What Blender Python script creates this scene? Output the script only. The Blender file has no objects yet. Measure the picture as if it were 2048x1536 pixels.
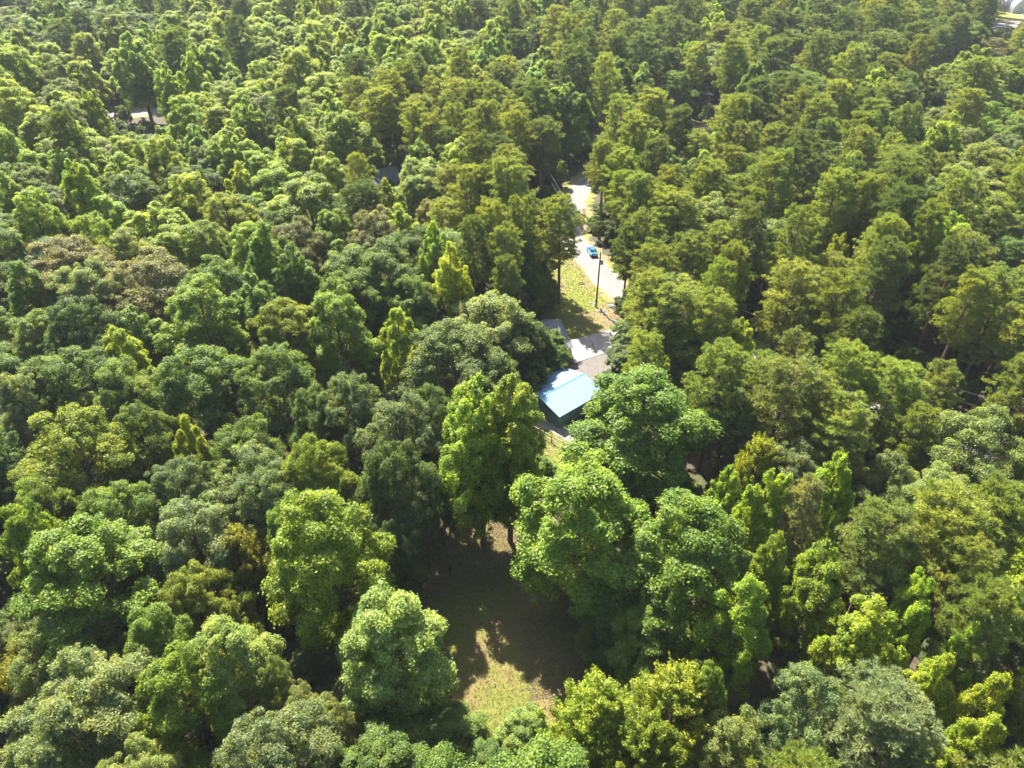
import bpy, math, random
import numpy as np
from mathutils import Vector, Matrix

# ------------------------------------------------------------------ camera, sky, sun, exposure
scene = bpy.context.scene
COL = scene.collection
R = math.radians
CAM_H, PITCH, FPX = 65.0, R(36.0), 1409.0          # drone height, downward tilt, focal length in photo pixels

cam_data = bpy.data.cameras.new('camera')
cam_data.sensor_width = 36.0
cam_data.lens = 36.0 * FPX / 2048.0
cam_data.clip_start, cam_data.clip_end = 0.5, 6000.0
cam = bpy.data.objects.new('camera', cam_data)
cam.location = (0, 0, CAM_H)
cam.rotation_euler = (math.pi / 2 - PITCH, 0, 0)
COL.objects.link(cam)
scene.camera = cam

SUN_EL, SUN_AZ = R(51.5), R(-24.0)                 # azimuth from +Y (view direction), negative = to the left
world = bpy.data.worlds.new('World')
scene.world = world
world.use_nodes = True
wn = world.node_tree.nodes
sky = wn.new('ShaderNodeTexSky')
sky.sky_type = 'NISHITA'
sky.sun_disc = False
sky.sun_elevation = SUN_EL
sky.sun_rotation = SUN_AZ
sky.air_density = 1.0
sky.dust_density = 1.5
world.node_tree.links.new(sky.outputs[0], wn['Background'].inputs[0])
wn['Background'].inputs[1].default_value = 0.085

sun_data = bpy.data.lights.new('sun', 'SUN')
sun_data.energy = 5.0
sun_data.angle = R(0.53)
sun_data.color = (1.0, 0.94, 0.82)
sun = bpy.data.objects.new('sun', sun_data)
to_sun = Vector((math.sin(SUN_AZ) * math.cos(SUN_EL), math.cos(SUN_AZ) * math.cos(SUN_EL), math.sin(SUN_EL)))
sun.rotation_euler = to_sun.to_track_quat('Z', 'Y').to_euler()
sun.location = to_sun * 300
COL.objects.link(sun)

vs = scene.view_settings
vs.view_transform = 'Standard'
vs.look = 'None'
vs.gamma = 1.0
vs.exposure = 2.3
scene.cycles.max_bounces = 5
scene.cycles.diffuse_bounces = 2
scene.cycles.glossy_bounces = 2
scene.cycles.transmission_bounces = 3
scene.cycles.volume_bounces = 0
scene.cycles.adaptive_threshold = 0.02
scene.cycles.transparent_max_bounces = 4
scene.cycles.use_denoising = True
scene.cycles.sample_clamp_indirect = 4.0

# ------------------------------------------------------------------ pixel <-> place
FWD = Vector((0, math.cos(PITCH), -math.sin(PITCH)))
UPV = Vector((0, math.sin(PITCH), math.cos(PITCH)))
def at(px, py, z=0.0):
    """The place at height z that the photograph shows at (px, py)."""
    d = FWD * FPX + Vector((px - 1024.0, 0, 0)) + UPV * (768.0 - py)
    t = (z - CAM_H) / d.z
    return Vector((d.x * t, d.y * t, z))
def proj(p):
    v = Vector(p) - Vector((0, 0, CAM_H))
    dz = v.dot(FWD)
    return 1024 + FPX * v.x / dz, 768 - FPX * v.dot(UPV) / dz, dz

# ------------------------------------------------------------------ helpers
def tag(o, label=None, cat=None, group=None, kind=None):
    if label: o['label'] = label
    if cat: o['category'] = cat
    if group: o['group'] = group
    if kind: o['kind'] = kind
    return o
def empty(name, loc=(0, 0, 0), rz=0.0):
    o = bpy.data.objects.new(name, None)
    o.empty_display_size = 0.5
    o.location = loc
    o.rotation_euler = (0, 0, rz)
    COL.objects.link(o)
    return o
def link(name, me, mat=None, parent=None):
    if mat is not None and not me.materials:
        me.materials.append(mat)
    o = bpy.data.objects.new(name, me)
    COL.objects.link(o)
    if parent is not None:
        o.parent = parent
    return o

class MB:
    """Collects faces; build() links them as one mesh object."""
    def __init__(s): s.v, s.f, s.smooth = [], [], False
    def add(s, vs_, fs):
        b = len(s.v)
        s.v += [tuple(v) for v in vs_]
        s.f += [tuple(i + b for i in f) for f in fs]
        return s
    def box(s, c, size, rz=0.0, taper=1.0):
        hx, hy, hz = size[0] / 2, size[1] / 2, size[2] / 2
        cr, sr = math.cos(rz), math.sin(rz)
        vs_ = []
        for z, k in ((-hz, 1), (hz, taper)):
            for x, y in ((-hx, -hy), (hx, -hy), (hx, hy), (-hx, hy)):
                x, y = x * k, y * k
                vs_.append((c[0] + x * cr - y * sr, c[1] + x * sr + y * cr, c[2] + z))
        return s.add(vs_, [(3, 2, 1, 0), (4, 5, 6, 7), (0, 1, 5, 4), (1, 2, 6, 5), (2, 3, 7, 6), (3, 0, 4, 7)])
    def tube(s, pts, rad, n=6, caps=True):
        pts = [Vector(p) for p in pts]
        if not hasattr(rad, '__len__'): rad = [rad] * len(pts)
        base = len(s.v)
        for i, p in enumerate(pts):
            d = (pts[min(i + 1, len(pts) - 1)] - pts[max(i - 1, 0)]).normalized()
            a = d.cross(Vector((0.13, 0.97, 0.21))).normalized()
            b = d.cross(a)
            for k in range(n):
                t = 2 * math.pi * k / n
                s.v.append(tuple(p + (a * math.cos(t) + b * math.sin(t)) * rad[i]))
        for i in range(len(pts) - 1):
            for k in range(n):
                k2 = (k + 1) % n
                s.f.append((base + i * n + k, base + i * n + k2, base + (i + 1) * n + k2, base + (i + 1) * n + k))
        if caps:
            s.f.append(tuple(base + k for k in range(n))[::-1])
            s.f.append(tuple(base + (len(pts) - 1) * n + k for k in range(n)))
        return s
    def mesh(s, name):
        me = bpy.data.meshes.new(name)
        me.from_pydata(s.v, [], s.f)
        me.update()
        if s.smooth:
            me.polygons.foreach_set('use_smooth', [True] * len(me.polygons))
        return me
    def build(s, name, mat, parent=None):
        return link(name, s.mesh(name), mat, parent)

# ------------------------------------------------------------------ materials
def new_mat(name):
    m = bpy.data.materials.new(name)
    m.use_nodes = True
    nt = m.node_tree
    nt.nodes.clear()
    out = nt.nodes.new('ShaderNodeOutputMaterial')
    return m, nt, out
def L(nt, a, b): nt.links.new(a, b)
def ramp(nt, src, stops):
    r = nt.nodes.new('ShaderNodeValToRGB')
    el = r.color_ramp.elements
    while len(el) < len(stops): el.new(0.5)
    for e, (p, c) in zip(el, stops):
        e.position = p
        e.color = (*c, 1)
    L(nt, src, r.inputs[0])
    return r.outputs[0]
def noise(nt, scale, detail=4, rough=0.55, coord='Object', dist=0.0):
    tc = nt.nodes.new('ShaderNodeTexCoord')
    n = nt.nodes.new('ShaderNodeTexNoise')
    n.inputs['Scale'].default_value = scale
    n.inputs['Detail'].default_value = detail
    n.inputs['Roughness'].default_value = rough
    n.inputs['Distortion'].default_value = dist
    L(nt, tc.outputs[coord], n.inputs['Vector'])
    return n.outputs['Fac']
def mix(nt, fac, a, b, mode='MIX'):
    m = nt.nodes.new('ShaderNodeMix')
    m.data_type = 'RGBA'
    m.blend_type = mode
    for sock, v in ((m.inputs[0], fac), (m.inputs[6], a), (m.inputs[7], b)):
        if isinstance(v, (int, float)): sock.default_value = v
        elif isinstance(v, tuple): sock.default_value = (*v, 1)
        else: L(nt, v, sock)
    return m.outputs[2]
def bump(nt, h, strength, dist):
    b = nt.nodes.new('ShaderNodeBump')
    b.inputs['Strength'].default_value = strength
    b.inputs['Distance'].default_value = dist
    L(nt, h, b.inputs['Height'])
    return b.outputs[0]
def surf(name, stops, scale, rough=0.85, stops2=None, scale2=0.1, metallic=0.0, bump_s=0.0, bump_d=0.05, bscale=None, spec=0.3):
    """Noise-coloured surface: one ramp of tones, optionally overlaid by large patches of a second."""
    m, nt, out = new_mat(name)
    p = nt.nodes.new('ShaderNodeBsdfPrincipled')
    n1 = noise(nt, scale)
    c = ramp(nt, n1, stops)
    if stops2:
        n2 = noise(nt, scale2, 5, 0.6, dist=0.6)
        c2 = ramp(nt, noise(nt, scale * 1.7), stops2)
        f = ramp(nt, n2, [(0.44, (0, 0, 0)), (0.58, (1, 1, 1))])
        c = mix(nt, f, c, c2)
    L(nt, c, p.inputs['Base Color'])
    p.inputs['Roughness'].default_value = rough
    p.inputs['Metallic'].default_value = metallic
    p.inputs['Specular IOR Level'].default_value = spec
    if bump_s:
        L(nt, bump(nt, noise(nt, bscale or scale, 5), bump_s, bump_d), p.inputs['Normal'])
    L(nt, p.outputs[0], out.inputs[0])
    return m
def plain(name, col, rough=0.6, metallic=0.0, var=0.12, scale=3.0, spec=0.4, coat=0.0):
    a = tuple(c * (1 - var) for c in col)
    b = tuple(min(1, c * (1 + var)) for c in col)
    m = surf(name, [(0.3, a), (0.7, b)], scale, rough, metallic=metallic, spec=spec)
    if coat:
        m.node_tree.nodes['Principled BSDF'].inputs['Coat Weight'].default_value = coat
    return m

def leaf_mat(name, trans=0.42, gloss=0.35, rough=0.42, vary=0.5):
    """Leaf: diffuse face, light shining through, a waxy gloss; the tree's own colour comes from the object."""
    m, nt, out = new_mat(name)
    oi = nt.nodes.new('ShaderNodeObjectInfo')
    at_ = nt.nodes.new('ShaderNodeAttribute')
    at_.attribute_type = 'INSTANCER'
    at_.attribute_name = 'tint'
    tcol = mix(nt, at_.outputs['Alpha'], oi.outputs['Color'], at_.outputs['Color'])
    geo = nt.nodes.new('ShaderNodeNewGeometry')
    rnd = geo.outputs['Random Per Island']
    k = nt.nodes.new('ShaderNodeMapRange')
    k.inputs[3].default_value = 1.0 - vary
    k.inputs[4].default_value = 1.0 + vary
    L(nt, rnd, k.inputs[0])
    big = ramp(nt, noise(nt, 0.45, 3), [(0.3, (0.70, 0.80, 0.92)), (0.7, (1.32, 1.20, 1.0))])
    c = mix(nt, 1.0, tcol, big, 'MULTIPLY')
    sc = nt.nodes.new('ShaderNodeVectorMath')
    sc.operation = 'SCALE'
    L(nt, c, sc.inputs[0]); L(nt, k.outputs[0], sc.inputs['Scale'])
    col = sc.outputs[0]
    p = nt.nodes.new('ShaderNodeBsdfPrincipled')
    L(nt, col, p.inputs['Base Color'])
    p.inputs['Roughness'].default_value = rough
    p.inputs['Specular IOR Level'].default_value = gloss
    tr = nt.nodes.new('ShaderNodeBsdfTranslucent')
    tc = mix(nt, 1.0, col, (2.1, 1.95, 0.6), 'MULTIPLY')
    L(nt, tc, tr.inputs[0])
    ms = nt.nodes.new('ShaderNodeMixShader')
    ms.inputs[0].default_value = trans
    L(nt, p.outputs[0], ms.inputs[1]); L(nt, tr.outputs[0], ms.inputs[2])
    L(nt, ms.outputs[0], out.inputs[0])
    return m

M = {}
M['leaf'] = leaf_mat('leaf', trans=0.5, gloss=0.25, rough=0.5)
M['needle'] = leaf_mat('needle', trans=0.36, gloss=0.22, rough=0.5, vary=0.4)
M['bark'] = surf('bark', [(0.3, (0.07, 0.055, 0.042)), (0.7, (0.16, 0.13, 0.10))], 5.0, 0.95, bump_s=0.5, bump_d=0.05)
M['pine_bark'] = surf('pine_bark', [(0.3, (0.085, 0.055, 0.04)), (0.7, (0.19, 0.125, 0.09))], 6.0, 0.95, bump_s=0.5, bump_d=0.05)
M['litter'] = surf('forest_litter', [(0.3, (0.035, 0.027, 0.018)), (0.55, (0.065, 0.050, 0.032)), (0.75, (0.11, 0.083, 0.054))], 1.6, 0.95,
                   stops2=[(0.3, (0.03, 0.035, 0.014)), (0.7, (0.07, 0.065, 0.03))], scale2=0.12, bump_s=0.6, bump_d=0.15)
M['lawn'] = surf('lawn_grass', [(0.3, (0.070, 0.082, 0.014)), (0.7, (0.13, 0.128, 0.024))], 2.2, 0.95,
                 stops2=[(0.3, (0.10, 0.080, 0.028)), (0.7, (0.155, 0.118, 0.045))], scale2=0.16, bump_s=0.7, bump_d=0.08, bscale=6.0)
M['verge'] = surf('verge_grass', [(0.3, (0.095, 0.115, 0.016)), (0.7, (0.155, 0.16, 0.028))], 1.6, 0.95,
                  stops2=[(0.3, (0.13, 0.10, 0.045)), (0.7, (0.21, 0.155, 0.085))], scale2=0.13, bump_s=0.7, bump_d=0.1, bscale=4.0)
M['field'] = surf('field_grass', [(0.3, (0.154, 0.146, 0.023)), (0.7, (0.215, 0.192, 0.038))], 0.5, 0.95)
M['road'] = surf('road_asphalt', [(0.3, (0.111, 0.108, 0.105)), (0.7, (0.157, 0.154, 0.147))], 1.2, 0.9,
                 stops2=[(0.3, (0.131, 0.124, 0.117)), (0.7, (0.177, 0.170, 0.160))], scale2=0.2, bump_s=0.2, bump_d=0.02, bscale=12)
M['shoulder'] = surf('gravel_shoulder', [(0.35, (0.170, 0.131, 0.098)), (0.65, (0.314, 0.275, 0.235))], 3.0, 0.95, bump_s=0.6, bump_d=0.05)
M['concrete'] = surf('concrete', [(0.3, (0.246, 0.227, 0.204)), (0.7, (0.308, 0.285, 0.254))], 0.7, 0.85, stops2=[(0.3, (0.231, 0.215, 0.192)), (0.7, (0.285, 0.262, 0.235))], scale2=0.3)
M['asphalt'] = surf('apron_asphalt', [(0.3, (0.085, 0.075, 0.069)), (0.7, (0.124, 0.111, 0.101))], 1.5, 0.9)
M['gravel'] = surf('gravel', [(0.35, (0.144, 0.131, 0.117)), (0.65, (0.360, 0.333, 0.301))], 7.0, 0.95, bump_s=0.8, bump_d=0.06)
M['yard'] = surf('gravel_yard', [(0.35, (0.15, 0.13, 0.105)), (0.65, (0.21, 0.18, 0.15))], 0.6, 0.95)
M['blue_roof'] = plain('blue_metal', (0.165, 0.275, 0.38), 0.4, 0.1, 0.06, 1.0, 0.5)
M['blue_ridge'] = plain('blue_metal_trim', (0.10, 0.24, 0.40), 0.35, 0.25, 0.06, 1.0, 0.5)
M['teal_wall'] = plain('teal_siding', (0.10, 0.17, 0.18), 0.6, 0.1, 0.08, 1.0)
M['shingle'] = surf('grey_shingle', [(0.3, (0.11, 0.115, 0.125)), (0.7, (0.19, 0.195, 0.205))], 3.0, 0.9)
M['siding'] = plain('blue_grey_siding', (0.17, 0.20, 0.23), 0.7)
M['white'] = plain('white_paint', (0.78, 0.78, 0.76), 0.5)
M['window'] = plain('window_glass', (0.03, 0.04, 0.05), 0.08, 0.0, 0.05, 1.0, 0.6)
M['fence_wood'] = plain('fence_wood', (0.42, 0.34, 0.26), 0.85, 0, 0.25, 2.5)
M['post_wood'] = plain('post_wood', (0.075, 0.055, 0.042), 0.9, 0, 0.25, 2.5)
M['pole_wood'] = plain('pole_wood', (0.10, 0.08, 0.065), 0.9, 0, 0.25, 1.5)
M['pole_grey'] = plain('weathered_pole', (0.22, 0.20, 0.175), 0.9, 0, 0.2, 1.5)
M['galv'] = plain('galvanised_steel', (0.50, 0.51, 0.53), 0.42, 0.6, 0.05, 1.0)
M['grey_paint'] = plain('grey_paint', (0.42, 0.43, 0.44), 0.5)
M['wire'] = plain('wire_metal', (0.42, 0.42, 0.42), 0.4, 0.7)
M['black'] = plain('black_paint', (0.012, 0.012, 0.013), 0.5)
M['car_blue'] = plain('car_paint_blue', (0.02, 0.17, 0.42), 0.3, 0.3, 0.03, 1.0, 0.5, coat=1.0)
M['tyre'] = plain('tyre_rubber', (0.015, 0.015, 0.016), 0.8)
M['rim'] = plain('alloy_rim', (0.45, 0.45, 0.47), 0.3, 0.9)
M['tail'] = plain('tail_lamp_red', (0.22, 0.008, 0.006), 0.2)
M['lamp'] = plain('head_lamp_glass', (0.7, 0.72, 0.75), 0.1)
M['rust'] = plain('rusty_steel', (0.16, 0.10, 0.075), 0.8, 0.2, 0.3, 0.8)
M['rock'] = surf('rock', [(0.3, (0.13, 0.125, 0.12)), (0.7, (0.28, 0.27, 0.26))], 2.0, 0.9, bump_s=0.6, bump_d=0.1)
M['stump'] = plain('cut_wood', (0.12, 0.085, 0.06), 0.9, 0, 0.3, 3.0)

# ------------------------------------------------------------------ the ground, roads, lawns
rng = np.random.default_rng(7)
random.seed(11)

def sheet(name, pts, z, mat, jag=0.0, step=1.6):
    """A flat piece of ground with an irregular outline."""
    P = []
    n = len(pts)
    for i in range(n):
        a, b = Vector(pts[i][:2]), Vector(pts[(i + 1) % n][:2])
        k = max(1, int((b - a).length / step)) if jag else 1
        for j in range(k):
            p = a.lerp(b, j / k)
            if jag and j:
                p += Vector((random.uniform(-jag, jag), random.uniform(-jag, jag)))
            P.append((p.x, p.y, z))
    m = MB()
    m.add(P, [tuple(range(len(P)))])
    o = m.build(name, mat)
    if sum(P[i][0] * P[(i + 1) % len(P)][1] - P[(i + 1) % len(P)][0] * P[i][1] for i in range(len(P))) < 0:
        o.data.flip_normals()
    return tag(o, kind='structure')
def smooth_path(pts, n=10):
    out = []
    for i in range(len(pts) - 1):
        p0, p1, p2, p3 = pts[max(i - 1, 0)], pts[i], pts[i + 1], pts[min(i + 2, len(pts) - 1)]
        for k in range(n):
            t = k / n
            out.append(0.5 * ((2 * p1) + (p2 - p0) * t + (2 * p0 - 5 * p1 + 4 * p2 - p3) * t * t + (3 * p1 - p0 - 3 * p2 + p3) * t ** 3))
    out.append(pts[-1])
    return out
def strip(name, path, w, z, mat, jag=0.0):
    m = MB()
    for i, p in enumerate(path):
        d = path[min(i + 1, len(path) - 1)] - path[max(i - 1, 0)]
        nrm = Vector((d.y, -d.x, 0)).normalized()
        a, b = w / 2 + random.uniform(-jag, jag), w / 2 + random.uniform(-jag, jag)
        m.v += [(p.x - nrm.x * a, p.y - nrm.y * a, z), (p.x + nrm.x * b, p.y + nrm.y * b, z)]
    m.f = [(2 * i + 1, 2 * i + 3, 2 * i + 2, 2 * i) for i in range(len(path) - 1)]
    m.f = [(2 * i, 2 * i + 1, 2 * i + 3, 2 * i + 2) for i in range(len(path) - 1)]
    return tag(m.build(name, mat), kind='structure')

g = MB()
NG = 60
ext = 1500.0
gx = np.linspace(-ext, ext, NG + 1)
gy = np.linspace(-400, 2600, NG + 1)
g.v = [(x, y, -0.02) for y in gy for x in gx]
g.f = [(j * (NG + 1) + i, j * (NG + 1) + i + 1, (j + 1) * (NG + 1) + i + 1, (j + 1) * (NG + 1) + i) for j in range(NG) for i in range(NG)]
tag(g.build('ground', M['litter']), kind='structure')

ROAD_PX = [(2300, 1060), (2100, 975), (1905, 885), (1770, 826), (1560, 738), (1380, 652), (1248, 586), (1220, 565), (1180, 524), (1146, 483),
           (1136, 450), (1143, 418), (1158, 385), (1200, 345), (1290, 296), (1400, 262), (1600, 222), (1840, 198), (2100, 178), (2500, 160)]
road_path = smooth_path([at(*p) for p in ROAD_PX], 14)
strip('road_verge', road_path, 9.0, 0.0, M['verge'], 1.0)
strip('road_shoulder', road_path, 5.5, 0.012, M['shoulder'], 0.5)
strip('road', road_path, 4.4, 0.024, M['road'], 0.14)
far_path = smooth_path([at(*p) for p in ((-500, 278), (-100, 250), (210, 231), (315, 222), (470, 209), (880, 168), (1000, 158), (1180, 146))], 8)
strip('far_road_verge', far_path, 13.0, 0.004, M['verge'], 1.0)
strip('far_road', far_path, 7.5, 0.02, M['road'], 0.05)

CLEARING = [at(*p) for p in ((850, 985), (930, 960), (1010, 1000), (1075, 1120), (1160, 1200), (1290, 1240), (1300, 1330), (1190, 1440), (1100, 1530), (960, 1545), (865, 1455), (835, 1300), (820, 1120))]
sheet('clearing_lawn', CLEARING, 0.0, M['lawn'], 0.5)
YARD = [at(*p) for p in ((1085, 640), (1095, 560), (1118, 492), (1150, 520), (1200, 590), (1255, 650), (1215, 670), (1140, 690))]
sheet('yard_lawn', YARD, 0.004, M['verge'], 0.5)
BACKYARD = [at(*p) for p in ((1040, 880), (1080, 835), (1190, 880), (1230, 930), (1150, 960), (1060, 930))]
sheet('back_lawn', BACKYARD, 0.002, M['verge'], 0.4)
sheet('gravel_pull_off', [at(*p) for p in ((1085, 478), (1110, 452), (1150, 448), (1158, 492), (1120, 490))], 0.016, M['shoulder'], 0.5)
sheet('gravel_bed', [at(*p) for p in ((1062, 838), (1085, 826), (1120, 848), (1165, 866), (1200, 872), (1215, 892), (1170, 897), (1150, 890), (1110, 868), (1075, 855))], 0.012, M['gravel'], 0.35, 0.8)
sheet('asphalt_apron', [at(*p) for p in ((1085, 745), (1148, 729), (1207, 707), (1246, 694), (1238, 740), (1200, 790), (1120, 790))], 0.02, M['asphalt'], 0.1)
DRIVE = [at(1138, 682), at(1290, 640), at(1325, 666), at(1148, 728)]
drive = sheet('driveway', DRIVE, 0.014, M['asphalt'])
def bil(q, u, v): return q[0].lerp(q[1], u).lerp(q[3].lerp(q[2], u), v)
for i in range(4):                                   # poured slabs with open joints
    for j in range(2):
        e = 0.004
        u0, u1, v0, v1 = i / 4 + e, (i + 1) / 4 - e, j / 2 + e * 2, (j + 1) / 2 - e * 2
        c4 = [bil(DRIVE, u0, v0), bil(DRIVE, u1, v0), bil(DRIVE, u1, v1), bil(DRIVE, u0, v1)]
        m = MB()
        z0, z1 = 0.016, 0.10
        m.add([(p.x, p.y, z0) for p in c4] + [(p.x, p.y, z1) for p in c4],
              [(4, 7, 6, 5), (0, 1, 5, 4), (1, 2, 6, 5), (2, 3, 7, 6), (3, 0, 4, 7)][:0] + [(7, 6, 5, 4), (4, 5, 1, 0), (5, 6, 2, 1), (6, 7, 3, 2), (7, 4, 0, 3)])
        m.build('concrete_slab', M['concrete'], drive)
sheet('field', [at(*p) for p in ((1978, 2), (2250, -20), (2350, 30), (2048, 46), (1988, 40))], 0.0, M['field'], 0.5, 4)
sheet('gravel_yard', [at(*p) for p in ((1975, 41), (2080, 40), (2120, 62), (2040, 70), (1975, 68))], 0.016, M['yard'], 0.8, 3)

# ------------------------------------------------------------------ buildings
def gable_building(name, corner, az, length, width, eave, rise, roof_mat, wall_mat, trim_mat, label, cat, ribs=0, overhang=0.35, openings=()):
    """corner: ridge end nearest the camera's side projected to the ground; az: ridge direction from +Y to the right."""
    root = empty(name, corner, math.pi / 2 - az)      # local +X runs along the ridge
    hw = width / 2
    w = MB()
    w.add([(0, -hw, 0), (length, -hw, 0), (length, hw, 0), (0, hw, 0), (0, -hw, eave), (length, -hw, eave), (length, hw, eave), (0, hw, eave),
           (0, 0, eave + rise - 0.05), (length, 0, eave + rise - 0.05)],
          [(0, 1, 5, 4), (2, 3, 7, 6), (1, 2, 6, 9, 5), (3, 0, 4, 8, 7)])
    w.build('wall', wall_mat, root)
    sl = rise / hw
    for s in (-1, 1):
        a0, a1 = -overhang, length + overhang
        ye, ze = s * (hw + overhang), eave - sl * overhang
        t = 0.07
        zr = eave + rise
        r = MB()
        vs_ = [(a0, s * 0.004, zr), (a1, s * 0.004, zr), (a1, ye, ze), (a0, ye, ze)]
        vs_ += [(x, y, z + t) for x, y, z in vs_]
        fs = [(0, 1, 2, 3), (7, 6, 5, 4), (0, 4, 5, 1), (1, 5, 6, 2), (2, 6, 7, 3), (3, 7, 4, 0)]
        if s > 0: fs = [f[::-1] for f in fs]
        r.add(vs_, [f[::-1] for f in fs])
        ro = r.build('roof', roof_mat, root)
        if ribs:
            rib = MB()
            rib.add([(-0.03, 0, t), (0.03, 0, t), (0.03, ye, ze - zr + t), (-0.03, ye, ze - zr + t),
                     (-0.015, 0, t + 0.05), (0.015, 0, t + 0.05), (0.015, ye, ze - zr + t + 0.05), (-0.015, ye, ze - zr + t + 0.05)],
                    [(4, 5, 6, 7), (0, 4, 7, 3), (1, 2, 6, 5), (3, 7, 6, 2)])
            me = rib.mesh('rib')
            for k in range(ribs):
                o = link('rib', me, roof_mat, ro)
                o.location = (a0 + 0.05 + (a1 - a0 - 0.1) * k / (ribs - 1), 0, zr)
    rc = MB()
    z = eave + rise + 0.075
    rc.add([(-overhang, -0.2, z - 0.2 * sl), (length + overhang, -0.2, z - 0.2 * sl), (length + overhang, 0, z + 0.05), (-overhang, 0, z + 0.05),
            (length + overhang, 0.2, z - 0.2 * sl), (-overhang, 0.2, z - 0.2 * sl)], [(0, 1, 2, 3), (3, 2, 4, 5)])
    rc.build('ridge_cap', trim_mat, root)
    for (kind, fx, fy, fw, z0, z1) in openings:       # set in the long sides (fy = -1 / 1) or the ends (fy = 0 near, 2 far)
        m = MB()
        if fy in (-1, 1):
            m.box((fx, fy * (hw + 0.02), (z0 + z1) / 2), (fw, 0.10, z1 - z0))
        else:
            m.box((-0.02 if fy == 0 else length + 0.02, fx, (z0 + z1) / 2), (0.10, fw, z1 - z0))
        fr = m.build(kind, M['white'] if kind == 'window' else trim_mat, root)
        m = MB()
        if fy in (-1, 1):
            m.box((fx, fy * (hw + 0.05), (z0 + z1) / 2), (fw - 0.16, 0.08, z1 - z0 - 0.16))
        else:
            m.box((-0.05 if fy == 0 else length + 0.05, fx, (z0 + z1) / 2), (0.08, fw - 0.16, z1 - z0 - 0.16))
        m.build('pane' if kind == 'window' else 'panel', M['window'] if kind == 'window' else wall_mat, fr)
    return tag(root, label, cat)

def down(p): return Vector((p[0], p[1], 0))
GAR = down(at(1082, 793, 3.5))
gable_building('metal_garage', GAR, R(49), 8.6, 7.8, 2.4, 1.0, M['blue_roof'], M['teal_wall'], M['blue_ridge'],
               'garage with ribbed bright blue metal roof and teal walls beside the driveway', 'garage', ribs=29,
               openings=[('door', 4.3, -1, 3.0, 0.02, 2.2), ('door', 1.2, 2, 0.95, 0.02, 2.05)])
HR = down(at(1117, 638, 5.6))
hd = Vector((math.sin(R(65)), math.cos(R(65)), 0))
gable_building('house', HR - hd * 14.0, R(65), 14.0, 9.0, 3.0, 2.4, M['shingle'], M['siding'], M['shingle'],
               'house with grey shingle gable roof, mostly hidden by the big oak beside the driveway', 'house',
               openings=[('window', 3.0, -1, 1.2, 1.0, 2.3), ('window', 7.0, -1, 1.6, 1.0, 2.3), ('door', 10.5, -1, 1.0, 0.05, 2.1), ('window', 0.0, 2, 1.4, 1.0, 2.3), ('window', -2.6, 2, 1.0, 1.0, 2.3)])
FH = down(at(765, 338, 5.5))
gable_building('wooded_house', FH + Vector((-9, -3, 0)), R(70), 13.0, 9.0, 3.0, 2.6, M['shingle'], M['siding'], M['shingle'],
               'far house in the woods, only part of its blue-grey roof showing', 'house',
               openings=[('window', 3.0, -1, 1.2, 1.0, 2.3), ('window', 9.0, -1, 1.6, 1.0, 2.3)])

# arched metal hangar in the field
QA = at(2050, 26)
qroot = empty('arched_hangar', QA, R(10))
def arch(wd, ht, n=20):
    return [(-wd / 2 * math.cos(math.pi * k / n), ht * math.sin(math.pi * k / n) ** 0.8) for k in range(n + 1)]
A = arch(17.0, 8.0)
m = MB(); m.smooth = True
Lq = 34.0
SEG = 17
for s in range(SEG + 1):
    m.v += [(x, Lq * s / SEG, z) for x, z in A]
na = len(A)
m.f = [(s * na + k, s * na + k + 1, (s + 1) * na + k + 1, (s + 1) * na + k) for s in range(SEG) for k in range(na - 1)]
shell = m.build('shell', M['galv'], qroot)
for s in range(SEG + 1):                              # corrugated ribs
    m = MB()
    m.tube([(x * 1.004, Lq * s / SEG, z * 1.004 + 0.02) for x, z in A], 0.09, 5)
    m.build('rib', M['galv'], shell)
m = MB()
m.add([(x * 0.985, 0.12, z * 0.985) for x, z in A], [tuple(range(na))])
m.build('end_wall', M['grey_paint'], qroot)
m = MB()
m.box((0, 0.04, 2.2), (7.0, 0.12, 4.4)); m.build('door', M['grey_paint'], qroot)
m = MB()
m.add([(x * 0.985, Lq - 0.12, z * 0.985) for x, z in A], [tuple(range(na))[::-1]])
m.build('end_wall', M['grey_paint'], qroot)
tag(qroot, 'pale metal arched hangar on the yellow field at the top right corner', 'hangar')

# ------------------------------------------------------------------ car
def wheel(parent, x, y, r=0.33, w=0.22):
    t = MB(); t.smooth = False
    n = 18
    for yy, rr in ((-w / 2, r * 0.9), (-w / 2 * 0.8, r), (w / 2 * 0.8, r), (w / 2, r * 0.9)):
        t.v += [(rr * math.cos(2 * math.pi * k / n), yy, rr * math.sin(2 * math.pi * k / n)) for k in range(n)]
    for i in range(3):
        t.f += [(i * n + k, i * n + (k + 1) % n, (i + 1) * n + (k + 1) % n, (i + 1) * n + k) for k in range(n)]
    t.f += [tuple(range(n)), tuple(range(3 * n, 4 * n))[::-1]]
    o = t.build('wheel', M['tyre'], parent)
    o.location = (x, y, r)
    rm = MB()
    s = 1 if y > 0 else -1
    rm.v = [(0, s * (w / 2 + 0.012), 0)] + [(r * 0.62 * math.cos(2 * math.pi * k / n), s * (w / 2 + 0.012), r * 0.62 * math.sin(2 * math.pi * k / n)) for k in range(n)]
    rm.f = [(0, 1 + k, 1 + (k + 1) % n) for k in range(n)]
    rm.build('rim', M['rim'], o)
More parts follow.
